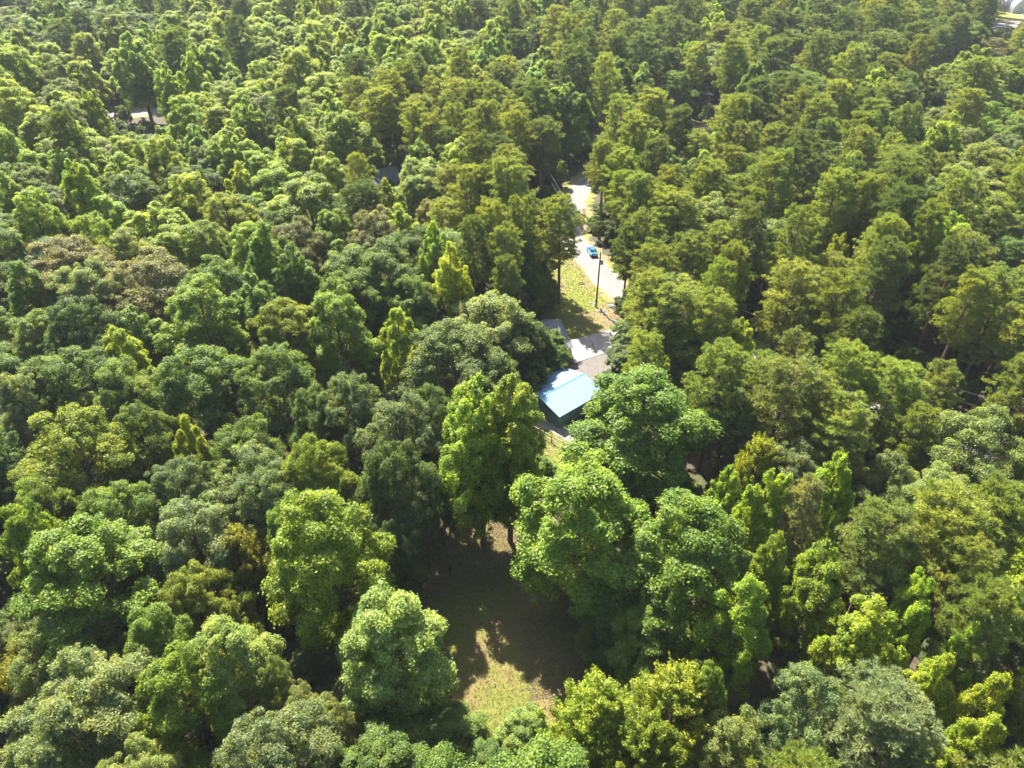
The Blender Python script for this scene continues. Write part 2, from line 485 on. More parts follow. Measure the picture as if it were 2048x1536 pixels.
def car(loc, rz, label, paint):
    root = empty('car', loc, rz)                      # local +X is the front
    root.scale = (.92, .92, .92)
    b = MB()
    # stations along the length: (x, half width low, half width at belt, z sill, z belt)
    st = [(-2.30, .70, .66, .42, .78), (-2.22, .84, .80, .28, .92), (-1.75, .90, .86, .20, .97), (-0.9, .91, .88, .19, .95), (0.3, .91, .88, .19, .93),
          (1.05, .90, .87, .20, .90), (1.75, .88, .82, .22, .80), (2.2, .80, .70, .28, .68), (2.32, .62, .56, .38, .58)]
    for x, a, c, z0, z1 in st:
        zm = z0 + (z1 - z0) * 0.55
        b.v += [(x, -a * .94, z0), (x, -a, zm), (x, -c, z1 - .03), (x, -c * .8, z1), (x, c * .8, z1), (x, c, z1 - .03), (x, a, zm), (x, a * .94, z0)]
    n = 8
    for i in range(len(st) - 1):
        b.f += [(i * n + k, i * n + (k + 1) % n, (i + 1) * n + (k + 1) % n, (i + 1) * n + k)[::-1] for k in range(n)]
    b.f += [tuple(range(n)), tuple(range((len(st) - 1) * n, len(st) * n))[::-1]]
    b.build('body', paint, root)
    c = MB()
    zb, zr = 0.915, 1.42
    lo = [(-1.72, -.70, zb), (-1.72, .70, zb), (1.0, .72, zb - .03), (1.0, -.72, zb - .03)]
    hi = [(-0.95, -.55, zr - .03), (-0.95, .55, zr - .03), (0.12, .56, zr), (0.12, -.56, zr)]
    c.add(lo + hi, [(0, 4, 5, 1), (1, 5, 6, 2), (2, 6, 7, 3), (3, 7, 4, 0), (4, 7, 6, 5)])
    c.build('cabin_glass', M['window'], root)
    r = MB()
    r.add([(-1.08, -.57, 1.385), (-1.08, .57, 1.385), (0.22, .58, 1.405), (0.22, -.58, 1.405), (-1.0, -.50, 1.44), (-1.0, .50, 1.44), (0.05, .50, 1.46), (0.05, -.50, 1.46)],
          [(4, 7, 6, 5), (0, 4, 5, 1), (1, 5, 6, 2), (2, 6, 7, 3), (3, 7, 4, 0)])
    r.build('roof', paint, root)
    for sx, p0, p1 in ((1, (-1.74, .71, .93), (-1.02, .565, 1.40)), (1, (1.02, .73, .90), (0.16, .575, 1.41)), (1, (-0.42, .735, .92), (-0.45, .59, 1.40))):
        for s in (-1, 1):
            q = MB()
            q.tube([(p0[0], s * p0[1], p0[2]), (p1[0], s * p1[1], p1[2])], 0.055, 5)
            q.build('pillar', paint, root)
    for s in (-1, 1):
        q = MB(); q.box((-2.235, s * 0.60, .76), (0.16, 0.34, 0.15)); q.build('tail_light', M['tail'], root)
        q = MB(); q.box((2.17, s * 0.58, .60), (0.16, 0.30, 0.13)); q.build('headlight', M['lamp'], root)
        q = MB(); q.box((0.62, s * 0.97, .98), (0.12, 0.18, 0.13)); q.build('mirror', paint, root)
        for x in (-1.38, 1.40):
            wheel(root, x, s * 0.80)
    q = MB(); q.box((-2.28, 0, .42), (0.14, 1.45, 0.22)); q.build('bumper', M['black'], root)
    q = MB(); q.box((-2.36, 0, .62), (0.03, 0.42, 0.13)); q.build('number_plate', M['white'], root)
    return tag(root, label, 'car')
c0, c1 = at(1177, 492), at(1192, 520)
hdg = (c0 - c1)
car(at(1184, 507) + Vector((0, 0, 0.024)), math.atan2(hdg.y, hdg.x), 'bright blue sedan driving away along the pale country road', M['car_blue'])
p = at(1345, 700)
car(p + Vector((0, 0, 0.024)), R(20), 'light blue car parked under the pines beyond the garage, barely showing through branches', plain('car_paint_pale', (0.30, 0.48, 0.62), 0.3, 0.2, 0.03, 1.0, 0.5, coat=1.0))
p = at(2046, 42)
tr_ = empty('box_truck', p + Vector((0, 0, 0.02)), R(70))
m = MB(); m.box((-1.2, 0, 2.0), (5.2, 2.3, 2.5)); m.build('cargo_box', M['white'], tr_)
m = MB(); m.box((2.3, 0, 1.35), (1.7, 2.1, 1.7), taper=0.86); cab = m.build('cab', M['car_blue'], tr_)
m = MB(); m.box((2.95, 0, 1.7), (0.3, 1.7, 0.6)); m.build('windscreen', M['window'], cab)
m = MB(); m.box((0, 0, 0.62), (6.6, 1.1, 0.24)); m.build('chassis', M['black'], tr_)
for x in (-2.4, 2.2):
    for s in (-1, 1):
        wheel(tr_, x, s * 0.95, 0.45, 0.3)
tag(tr_, 'blue and white truck at the edge of the gravel yard by the hangar', 'truck')
for i, (px, py, rz, lab) in enumerate(((1999, 57, 5, 'pale flatbed trailer parked by the pines on the gravel yard'),
                                       (2022, 48, -8, 'rusty flatbed trailer in the middle of the gravel yard'),
                                       (2028, 61, 40, 'rusty flatbed trailer angled at the near edge of the gravel yard'))):
    t = empty('flatbed_trailer', at(px, py) + Vector((0, 0, 0.02)), R(rz))
    m = MB(); m.box((0, 0, 0.85), (6.4, 2.1, 0.16)); m.build('deck', M['grey_paint'] if i == 0 else M['rust'], t)
    m = MB(); m.box((4.1, 0, 0.75), (1.9, 0.14, 0.14)); m.build('drawbar', M['black'], t)
    m = MB(); m.box((-3.15, 0, 1.35), (0.1, 2.0, 0.9)); m.build('tailgate', M['rust'], t)
    for s in (-1, 1):
        for x in (-0.5, 0.4):
            wheel(t, x, s * 1.0, 0.38, 0.24)
    tag(t, lab, 'trailer', 'trailers on the hangar yard')

# ------------------------------------------------------------------ fence, poles, wires, small things
fence = empty('rail_fence', at(1103, 884))
fp = [at(*q) for q in ((1056, 858), (1080, 871), (1103, 884), (1126, 896), (1150, 908), (1175, 921), (1201, 934))]
o0 = fence.location
for i, p in enumerate(fp):
    m = MB(); q = p - o0
    m.tube([(q.x, q.y, -0.02), (q.x + 0.02, q.y, 1.42), (q.x + 0.02, q.y, 1.45)], [0.085, 0.075, 0.05], 7)
    m.build('post', M['post_wood'], fence)
    if i < len(fp) - 1:
        q2 = fp[i + 1] - o0
        for z in (0.45, 1.15):
            m = MB()
            d = (q2 - q); a = math.atan2(d.y, d.x)
            nrm = Vector((-d.y, d.x, 0)).normalized() * -0.10
            mid = (q + q2) / 2 + nrm
            m.box((mid.x, mid.y, z + random.uniform(-.02, .02)), (d.length - 0.03, 0.05, 0.15), a)
            m.build('rail', M['fence_wood'], fence)
tag(fence, 'wooden two-rail fence behind the garage beside the gravel bed', 'fence')

def utility_pole(base, h, label, mat, tx=1, arm=False, lamp=False):
    r = empty('utility_pole', base)
    m = MB(); m.tube([(0, 0, -0.02), (0.03, 0, h * 0.5), (0.05, 0, h)], [0.17, 0.145, 0.115], 9); m.build('pole', mat, r)
    m = MB(); m.tube([(0.05, 0, h), (0.05, 0, h + 0.18), (0.05, 0, h + 0.22)], [0.06, 0.08, 0.03], 7); m.build('insulator', M['grey_paint'], r)
    if tx:
        m = MB(); m.smooth = False
        m.tube([(0.42, -0.1, h - 2.3), (0.42, -0.1, h - 1.45), (0.42, -0.1, h - 1.36)], [0.27, 0.27, 0.16], 12)
        t = m.build('transformer', M['grey_paint'], r)
        m = MB(); m.tube([(0.42, -0.1, h - 1.36), (0.42, -0.1, h - 1.1)], [0.05, 0.03], 6); m.build('bushing', M['black'], t)
        m = MB(); m.box((0.16, -0.05, h - 1.9), (0.3, 0.08, 0.4)); m.build('bracket', M['galv'], r)
    if arm:
        m = MB(); m.box((0, -0.12, h - 0.35), (2.0, 0.1, 0.12)); m.build('crossarm', M['pole_wood'], r)
    if lamp:
        m = MB(); m.tube([(0, 0, h - 3.2), (-0.8, -0.2, h - 2.9), (-1.3, -0.3, h - 2.95)], 0.03, 5); a = m.build('lamp_arm', M['galv'], r)
        m = MB(); m.tube([(-1.15, -0.27, h - 3.02), (-1.65, -0.37, h - 3.05)], [0.14, 0.09], 8); m.build('lamp_head', M['grey_paint'], a)
    return tag(r, label, 'utility pole', 'utility poles along the road')
PA, PB, PC, PD = at(1192, 614), at(1079, 408), at(1408, 266), at(2150, 1020)
utility_pole(PA, 11.0, 'dark wooden utility pole with transformer on the grass by the blue car', M['pole_wood'])
utility_pole(PB, 11.5, 'grey utility pole with street lamp against the dark woods behind the pines', M['pole_grey'], lamp=True)
utility_pole(PC, 11.5, 'far thin utility pole in the dark gap among the upper pines', M['pole_grey'], tx=0, arm=True)
def wire(a, b, za, zb, sag, label, r=0.015):
    pts = []
    for k in range(25):
        t = k / 24
        q = Vector(a).lerp(Vector(b), t)
        q.z = za + (zb - za) * t - sag * 4 * t * (1 - t)
        pts.append(q)
    m = MB(); m.tube(pts, r, 4)
    return tag(m.build('power_line', M['wire']), label, 'wire', 'wires between the utility poles')
off = Vector((0.05, 0, 0))
wire(PB + off, PA + off, 11.7, 11.2, 0.9, 'upper wire running from the street lamp pole over the blue car')
wire(PB + off, PA + off, 10.4, 9.7, 1.0, 'lower wire running from the street lamp pole over the blue car')
wire(PA + off, PD + off, 11.2, 11.2, 1.2, 'upper wire running from the transformer pole out over the hidden road')
wire(PA + off, PD + off, 9.7, 9.7, 1.3, 'lower wire running from the transformer pole out over the hidden road')
wire(PC + off, PB + off, 11.7, 11.7, 1.6, 'upper wire from the far pole to the street lamp pole')
wire(PC + off, PB + off, 10.2, 10.4, 1.6, 'lower wire from the far pole to the street lamp pole')
wire(PC + Vector((-0.9, 0, 0)), at(1180, 140) , 11.3, 11.3, 1.5, 'upper wire leading off from the far pole into the upper woods', 0.03)
wire(PC + Vector((0.9, 0, 0)), at(1190, 146), 11.3, 11.3, 1.5, 'lower wire leading off from the far pole into the upper woods', 0.03)
f0, f1 = at(-150, 262), at(520, 218)
wire(f0, f1, 10.5, 10.5, 0.8, 'upper wire above the far road on the left', 0.03)
wire(f0, f1, 9.2, 9.2, 0.8, 'lower wire above the far road on the left', 0.03)

b = empty('birdhouse_post', at(901, 1152))
m = MB(); m.tube([(0, 0, -0.02), (0, 0, 1.25)], 0.035, 6); m.build('post', M['black'], b)
m = MB(); m.box((0, 0, 1.45), (0.34, 0.34, 0.42)); bx = m.build('box', M['black'], b)
m = MB(); m.add([(-.24, -.24, 1.66), (.24, -.24, 1.66), (.24, .24, 1.66), (-.24, .24, 1.66), (-.24, 0, 1.84), (.24, 0, 1.84)], [(0, 1, 5, 4), (2, 3, 4, 5), (1, 2, 5), (3, 0, 4), (3, 2, 1, 0)]); m.build('lid', M['black'], b)
m = MB(); m.tube([(0, -0.165, 1.48), (0, -0.19, 1.48)], 0.04, 8); m.build('entrance_hole', M['tyre'], b)
tag(b, 'small black birdhouse on a thin post in the shaded clearing', 'birdhouse')

def rock(p, s, name, label, mat, seed, group=None, cat='rock'):
    rr = random.Random(seed)
    n, k = 10, 5
    m = MB()
    for i in range(k + 1):
        ph = math.pi / 2 * i / k
        for j in range(n):
            t = 2 * math.pi * j / n
            q = 1 + rr.uniform(-.22, .22)
            m.v.append((s * .8 * q * math.cos(ph) * math.cos(t) * 1.2, s * .8 * q * math.cos(ph) * math.sin(t), s * .5 * q * math.sin(ph) - 0.03))
    m.f = [(i * n + j, i * n + (j + 1) % n, (i + 1) * n + (j + 1) % n, (i + 1) * n + j) for i in range(k) for j in range(n)]
    o = m.build(name, mat)
    o.location = p
    return tag(o, label, cat, group)
rock(at(1163, 567), 0.65, 'tree_stump', 'dark weathered stump lying on the grass between pines and road', M['stump'], 3, cat='stump')
for k, (px, py, s, lab) in enumerate(((1185, 608, .55, 'pale rock just beyond the base of the transformer pole'), (1202, 622, .75, 'large pale rock on the camera side of the transformer pole'),
                                      (1210, 628, .5, 'small pale rock beside the large one near the transformer pole'), (1222, 612, .6, 'pale rock between the transformer pole and the road'),
                                      (1228, 643, .7, 'pale rock at the corner where the driveway meets the grass'), (1236, 650, .45, 'small pale rock at the roadside end of the driveway'),
                                      (1203, 585, .45, 'small rock in the weeds beside the road verge'))):
    rock(at(px, py), s, 'rock', lab, M['rock'], 20 + k, 'pale rocks along the roadside')

# ------------------------------------------------------------------ tree prototypes
def unit(v): return v / np.maximum(np.linalg.norm(v, axis=1, keepdims=True), 1e-9)
def leaves_mesh(name, C, N, Ln, Wd, mat, up=None, fold=0.25):
    """Folded four-cornered leaves at C facing N."""
    n = len(C)
    N = unit(N)
    rnd = rng.normal(size=(n, 3)) if up is None else up + rng.normal(size=(n, 3)) * 0.35
    T = unit(rnd - N * np.sum(rnd * N, axis=1, keepdims=True))
    B = np.cross(N, T)
    Ln, Wd = Ln[:, None], Wd[:, None]
    V = np.empty((n, 4, 3))
    V[:, 0] = C - T * Ln * .5
    V[:, 1] = C + B * Wd * .5 + N * Wd * fold
    V[:, 2] = C + T * Ln * .5
    V[:, 3] = C - B * Wd * .5 + N * Wd * fold
    me = bpy.data.meshes.new(name)
    me.vertices.add(4 * n)
    me.vertices.foreach_set('co', V.reshape(-1).astype(np.float32))
    me.loops.add(4 * n)
    me.loops.foreach_set('vertex_index', np.arange(4 * n, dtype=np.int32))
    me.polygons.add(n)
    me.polygons.foreach_set('loop_start', np.arange(0, 4 * n, 4, dtype=np.int32))
    me.polygons.foreach_set('loop_total', np.full(n, 4, dtype=np.int32))
    me.update(calc_edges=True)
    me.materials.append(mat)
    return me
def clump_leaves(cent, rad, per, axis, upbias=0.55, shell=0.45, flat=1.0):
    """Leaves spread through puffs: more of them near the puff's upper, outer skin."""
    k = len(cent)
    idx = np.repeat(np.arange(k), per)
    n = len(idx)
    d = unit(rng.normal(size=(n, 3)) + np.array([0, 0, 0.35]))
    r = rng.random(n) ** shell
    C = cent[idx] + d * r[:, None] * rad[idx]
    outward = unit(cent[idx] - axis[idx])
    Nn = d * 0.55 + np.array([0, 0, upbias]) + outward * 0.25 + rng.normal(size=(n, 3)) * 0.5
    return C, Nn
def limbs(mb, H, trunk_h, r0, targets, lean=(0, 0)):
    top = Vector((lean[0], lean[1], trunk_h))
    mb.tube([(0, 0, -0.1), (lean[0] * .3, lean[1] * .3, trunk_h * .4), top], [r0 * 1.25, r0 * .85, r0 * .35], 8)
    for t in targets:
        t = Vector(t)
        s = min(trunk_h * 0.97, max(trunk_h * .3, t.z - 0.7 * math.hypot(t.x, t.y) - 0.5))
        p0 = Vector((lean[0] * s / trunk_h, lean[1] * s / trunk_h, s))
        mid = p0.lerp(t, .55) + Vector((0, 0, 0.35))
        rr = r0 * 0.42 * (1 - 0.5 * s / trunk_h)
        mb.tube([p0, mid, t], [rr, rr * .6, rr * .2], 5, caps=False)

PROTO = {}
def proto(kind, H, Rn, crown, trunk, mats):
    PROTO.setdefault(kind, []).append(dict(H=H, R=Rn, crown=crown, trunk=trunk, mats=mats))

def lobed(lobes, per, puffs, puff_r, stretch, upb, spread=(.68, 1.08), sprig=.16):
    """Puffs of leaves over the outer, upper skin of every lobe, with loose sprigs sticking out."""
    cents, rads, ax = [], [], []
    for (lc, lr, outd) in lobes:
        for i in range(puffs):
            d = rng.normal(size=3) + outd * .55 + np.array([0, 0, upb])
            d /= np.linalg.norm(d)
            q = rng.uniform(*puff_r)
            k = rng.uniform(*spread)
            if rng.random() < sprig: k *= 1.22; q *= .62
            cents.append(lc + d * lr * k)
            rads.append([q * rng.uniform(.65, 1.45), q * rng.uniform(.65, 1.45), q * stretch * rng.uniform(.65, 1.3)])
            ax.append(lc - np.array([0, 0, .5]))
    c, r, a = np.array(cents), np.array(rads), np.array(ax)
    n = len(c)
    cnt = np.maximum(20, (per * (r[:, 0] / np.mean(puff_r)) ** 2).astype(int))
    idx = np.repeat(np.arange(n), cnt)
    m = len(idx)
    d = unit(rng.normal(size=(m, 3)) + np.array([0, 0, .4]))
    rr = rng.random(m) ** .52 * np.where(rng.random(m) < .14, rng.uniform(1.0, 1.4, m), 1.0)
    C = c[idx] + d * rr[:, None] * r[idx]
    Nn = d * .55 + np.array([0, 0, .55]) + unit(c - a)[idx] * .25 + rng.normal(size=(m, 3)) * .55
    return C, Nn, c
def finish(kind, C, Nn, H, Rr, leaf, aspect, limb_t, trunk_h, r0, inner, cz, vz, up=None):
    base_c = C[rng.integers(0, len(C), inner)]         # twigs inside the crown: between the skin and the trunk
    Ci = base_c * np.array([1, 1, 1]) * np.stack([np.ones(inner) * 0, np.ones(inner) * 0, np.ones(inner)], 1) + base_c * np.array([1, 1, 0]) * (rng.random(inner) ** .6 * .85)[:, None]
    Ci[:, 2] -= rng.random(inner) * .8
    C = np.concatenate([C, Ci]); Nn = np.concatenate([Nn, rng.normal(size=(inner, 3)) + [0, 0, .6]])
    C[:, 2] = np.where(C[:, 2] > H, H - rng.random(len(C)) * .6, C[:, 2])
    s = rng.uniform(.65, 1.3, len(C)) * leaf
    nm = NAME_OF[kind]
    me = leaves_mesh(nm + '_crown', C, Nn, s, s * aspect, M['leaf'])
    mb = MB(); limbs(mb, H, trunk_h, r0, [tuple(x) for x in limb_t])
    proto(kind, H, Rr, me, mb.mesh(nm + '_trunk'), 'bark')
NAME_OF = {'O': 'oak', 'M': 'maple', 'T': 'tulip', 'C': 'feather'}
def ring_lobes(rings, Rr, jit, lr, lz):
    out = []
    for (z, rad, n) in rings:
        t0 = rng.uniform(0, 6.28)
        for i in range(n):
            th = t0 + 2 * math.pi * i / n + rng.uniform(-.3, .3)
            q = rad * rng.uniform(1 - jit, 1 + jit * .6)
            o = np.array([math.cos(th), math.sin(th), 0.0]) if rad > .05 * Rr else np.zeros(3)
            k = rng.uniform(.8, 1.2)
            out.append((np.array([q * math.cos(th), q * math.sin(th), z + rng.uniform(-.5, .5)]), np.array([lr * k, lr * k, lz * k]), o))
    return out
def make_oak(seed, H=17.0, Rr=5.2):
    global rng
    rng = np.random.default_rng(seed)
    lob = ring_lobes([(H * .42, Rr * .62, 5), (H * .56, Rr * .70, 6), (H * .70, Rr * .56, 5), (H * .82, Rr * .26, 3)], Rr, .30, Rr * .31, Rr * .27)
    if seed % 2: lob = [l for l in lob if rng.random() > .12]
    C, Nn, c = lobed(lob, 275, 20, (.36, .82), .8, .6, sprig=.26)
    finish('O', C, Nn, H, Rr, .168, .62, [l[0] for l in lob] + list(c[::9]), H * .62, .27, 3500, H * .58, H * .15)
def make_maple(seed, H=19.0, Rr=4.5):
    global rng
    rng = np.random.default_rng(seed)
    lob = ring_lobes([(H * .30, Rr * .56, 5), (H * .44, Rr * .70, 6), (H * .58, Rr * .66, 6), (H * .72, Rr * .48, 5), (H * .85, Rr * .22, 3)], Rr, .26, Rr * .27, Rr * .36)
    C, Nn, c = lobed(lob, 260, 17, (.32, .76), 1.05, .55, sprig=.26)
    finish('M', C, Nn, H, Rr, .172, .68, [l[0] for l in lob] + list(c[::9]), H * .8, .24, 4500, H * .55, H * .19)
def make_tulip(seed, H=22.0, Rr=4.3, leaders=3):
    global rng
    rng = np.random.default_rng(seed)
    lob = []
    for l in range(leaders):
        th0 = 2 * math.pi * l / max(1, leaders - 1) + rng.uniform(-.5, .5)
        off_ = 0.0 if l == 0 else Rr * rng.uniform(.30, .52)
        ox, oy = off_ * math.cos(th0), off_ * math.sin(th0)
        hl = H - 1.0 if l == 0 else H * rng.uniform(.76, .94)
        rl = Rr * (1.0 if l == 0 and leaders < 3 else .62)
        for z, f, n in ((.30, .74, 5), (.43, .88, 6), (.57, .82, 5), (.70, .66, 5), (.82, .44, 4), (.93, .14, 2)):
            for (p, r, o) in ring_lobes([(hl * z, rl * f * .86, n)], Rr, .28, Rr * .19, Rr * .44):
                k = .55 + .45 * z
                lob.append((p + np.array([ox * k, oy * k, 0]), r * (1.05 - .35 * z), o + np.array([ox, oy, 0]) / (Rr * 2)))
    keep = int(72 / len(lob) * 10) / 10
    C, Nn, c = lobed(lob, 185, max(5, int(470 / len(lob))), (.28, .58), 1.6, .75, sprig=.24)
    finish('T', C, Nn, H, Rr, .178, .75, [l[0] for l in lob], H * .9, .24, 4500, H * .52, H * .19)
def make_feather(seed, H=13.0, Rr=4.2, n=260, per=150, leaf=0.27):
    """Loose, feathery crown of upright sprays."""
    global rng
    rng = np.random.default_rng(seed)
    base = H * .18
    t = rng.random(n) ** .75
    prof = np.sin(np.clip(t * .88 + .12, 0, 1) ** .75 * math.pi) ** .55
    th = np.arange(n) * 2.399
    lump = 1 + .25 * np.sin(3 * th + seed) * np.sin(6 * t + seed)
    rr = Rr * .92 * prof * rng.uniform(.5, 1.05, n) * lump
    c = np.stack([rr * np.cos(th), rr * np.sin(th), base + t * (H - base - .8)], 1)
    q = rng.uniform(.28, .5, n)
    r = np.stack([q, q, q * rng.uniform(1.8, 3.2, n)], 1)
    idx = np.repeat(np.arange(n), per)
    m = len(idx)
    d = unit(rng.normal(size=(m, 3)))
    C = c[idx] + d * (rng.random(m) ** .55)[:, None] * r[idx]
    Nn = d * .6 + np.array([0, 0, .35]) + rng.normal(size=(m, 3)) * .5
    C[:, :2] += (C[:, 2] - c[idx, 2])[:, None] * np.stack([np.cos(th), np.sin(th)], 1)[idx] * .5
    upv = np.stack([np.cos(th) * .7, np.sin(th) * .7, np.ones(n)], 1)[idx]
    s = rng.uniform(.6, 1.3, m) * leaf
    me = leaves_mesh('feather_crown', C, Nn, s, s * .4, M['leaf'], up=upv)
    mb = MB(); limbs(mb, H, H * .7, .2, [tuple(x) for x in c[::5]])
    proto('C', H, Rr, me, mb.mesh('feather_trunk'), 'bark')
def make_pine(seed, H=21.0, Rr=3.9, crown_from=.40, nb=58, per=15, nl=.36):
    global rng
    rng = np.random.default_rng(seed)
    mb = MB()
    lean = rng.uniform(-.5, .5, 2)
    mb.tube([(0, 0, -0.1), (lean[0] * .5, lean[1] * .5, H * .5), (lean[0], lean[1], H - .6)], [.26, .19, .04], 8)
    tc, td = [], []
    for i in range(nb):
        t = (i + rng.random() * .8) / nb
        z = H * (crown_from + (1 - crown_from) * t * .955)
        th = i * 2.399 + rng.uniform(-.5, .5)
        ln = Rr * (max(.0, 1 - t) ** .42) * rng.uniform(.55, 1.08) * min(1, .55 + 1.8 * t) + .3
        p0 = np.array([lean[0] * z / H, lean[1] * z / H, z])
        d = np.array([math.cos(th), math.sin(th), .12 + .6 * t])
        p1 = p0 + d * ln * .55
        p2 = p0 + d * ln + np.array([0, 0, ln * .2])
        mb.tube([tuple(p0), tuple(p1), tuple(p2)], [.06, .04, .015], 4, caps=False)
        side = np.array([-math.sin(th), math.cos(th), 0])
        for j in range(int(3 + ln * 1.9)):              # branchlets, each ending in a bunch of tufts
            u = .3 + .72 * rng.random() ** .7
            q = p0 + (p1 - p0) * (u / .55) if u < .55 else p1 + (p2 - p1) * ((u - .55) / .45)
            q = q + side * rng.normal(0, .30) * ln * math.sin(min(1, u) * 2.2) + np.array([0, 0, abs(rng.normal(0, .22)) + .05])
            k = 10
            s_ = rng.uniform(.26, .46)
            dd = unit(rng.normal(size=(k, 3)) + np.array([d[0] * .3, d[1] * .3, .75]))
            tc.append(q + dd * s_ * (rng.random(k) ** .4)[:, None] * np.array([1.15, 1.15, .8]))
            td.append(dd + np.array([d[0] * .35, d[1] * .35, .9]))
    c = np.concatenate(tc); dr = unit(np.concatenate(td))
    idx = np.repeat(np.arange(len(c)), per)
    n = len(idx)
    nd = unit(dr[idx] * .95 + rng.normal(size=(n, 3)) * .62)
    Ln = rng.uniform(.7, 1.2, n) * nl
    sidev = unit(np.cross(nd, rng.normal(size=(n, 3))))
    W = rng.uniform(.045, .075, n)
    V = np.empty((n, 3, 3))
    V[:, 0] = c[idx] + sidev * (W * .5)[:, None] + nd * (Ln * .1)[:, None]
    V[:, 1] = c[idx] - sidev * (W * .5)[:, None] + nd * (Ln * .1)[:, None]
    V[:, 2] = c[idx] + nd * Ln[:, None]
    me = bpy.data.meshes.new('pine_crown')
    me.vertices.add(3 * n); me.vertices.foreach_set('co', V.reshape(-1).astype(np.float32))
    me.loops.add(3 * n); me.loops.foreach_set('vertex_index', np.arange(3 * n, dtype=np.int32))
    me.polygons.add(n)
    me.polygons.foreach_set('loop_start', np.arange(0, 3 * n, 3, dtype=np.int32))
    me.polygons.foreach_set('loop_total', np.full(n, 3, dtype=np.int32))
    me.update(calc_edges=True)
    me.materials.append(M['needle'])
    print('PINE', n)
    proto('P', H, Rr, me, mb.mesh('pine_trunk'), 'pine_bark')

for s in (1, 2, 3, 4): make_oak(s)
for s in (11, 12, 13): make_maple(s)
for s in (21, 22, 23, 24): make_tulip(s, leaders=(3, 2, 4, 1)[s - 21])
for s in (31, 32): make_feather(s)
for s in (41, 42, 43, 44): make_pine(s, crown_from=(.40, .44, .34, .50)[s - 41])
for k, v in PROTO.items():
    for p in v:
        p['trunk'].materials.append(M[p['mats']])

# ------------------------------------------------------------------ the trees
TINT = {'My': (.178, .236, .024), 'T': (.180, .250, .022), 'Ty': (.215, .268, .020), 'Tg': (0.129, 0.202, 0.027), 'O': (.108, .162, .035), 'Og': (.130, .170, .070), 'Od': (.072, .112, .032),
        'Ob': (.142, .145, .062), 'Oy': (.145, .182, .028), 'Op': (0.174, 0.218, 0.078), 'M': (.102, .158, .024), 'Mb': (.138, .198, .024), 'Mp': (0.168, 0.218, 0.054),
        'P': (.166, .205, .048), 'Pd': (.098, .136, .042), 'Py': (.170, .215, .050), 'Pg': (0.202, 0.230, 0.101), 'C': (.165, .205, .022), 'Co': (.150, .160, .022)}
WORDS = {'T': 'bright yellow-green pointed', 'Ty': 'vivid yellow pointed', 'Tg': 'mid green pointed', 'O': 'mid green lumpy', 'Og': 'grey-green rounded', 'Od': 'dark green rounded',
         'Ob': 'brownish tan rounded', 'Oy': 'olive-yellow lumpy', 'Op': 'pale green rounded', 'My': 'yellow-green rounded', 'M': 'fresh green dense', 'Mb': 'bright green dense', 'Mp': 'pale fresh green dense',
         'P': 'olive green', 'Pd': 'dark green', 'Py': 'yellowish green', 'Pg': 'greyish green', 'C': 'yellow-green feathery', 'Co': 'olive-gold feathery'}
NAME = {'T': 'tulip_tree', 'O': 'oak_tree', 'M': 'maple_tree', 'P': 'pine_tree', 'C': 'feathery_tree'}
KINDW = {'T': 'tulip tree', 'O': 'oak', 'M': 'maple', 'P': 'pine', 'C': 'tree'}
GRP = {'T': 'pointed tulip trees of the wood', 'O': 'rounded oaks of the wood', 'M': 'dense maples of the wood', 'P': 'pines of the wood', 'C': 'feathery trees of the wood'}
HGT = {'T': 20, 'O': 17, 'M': 19, 'P': 21, 'C': 13}

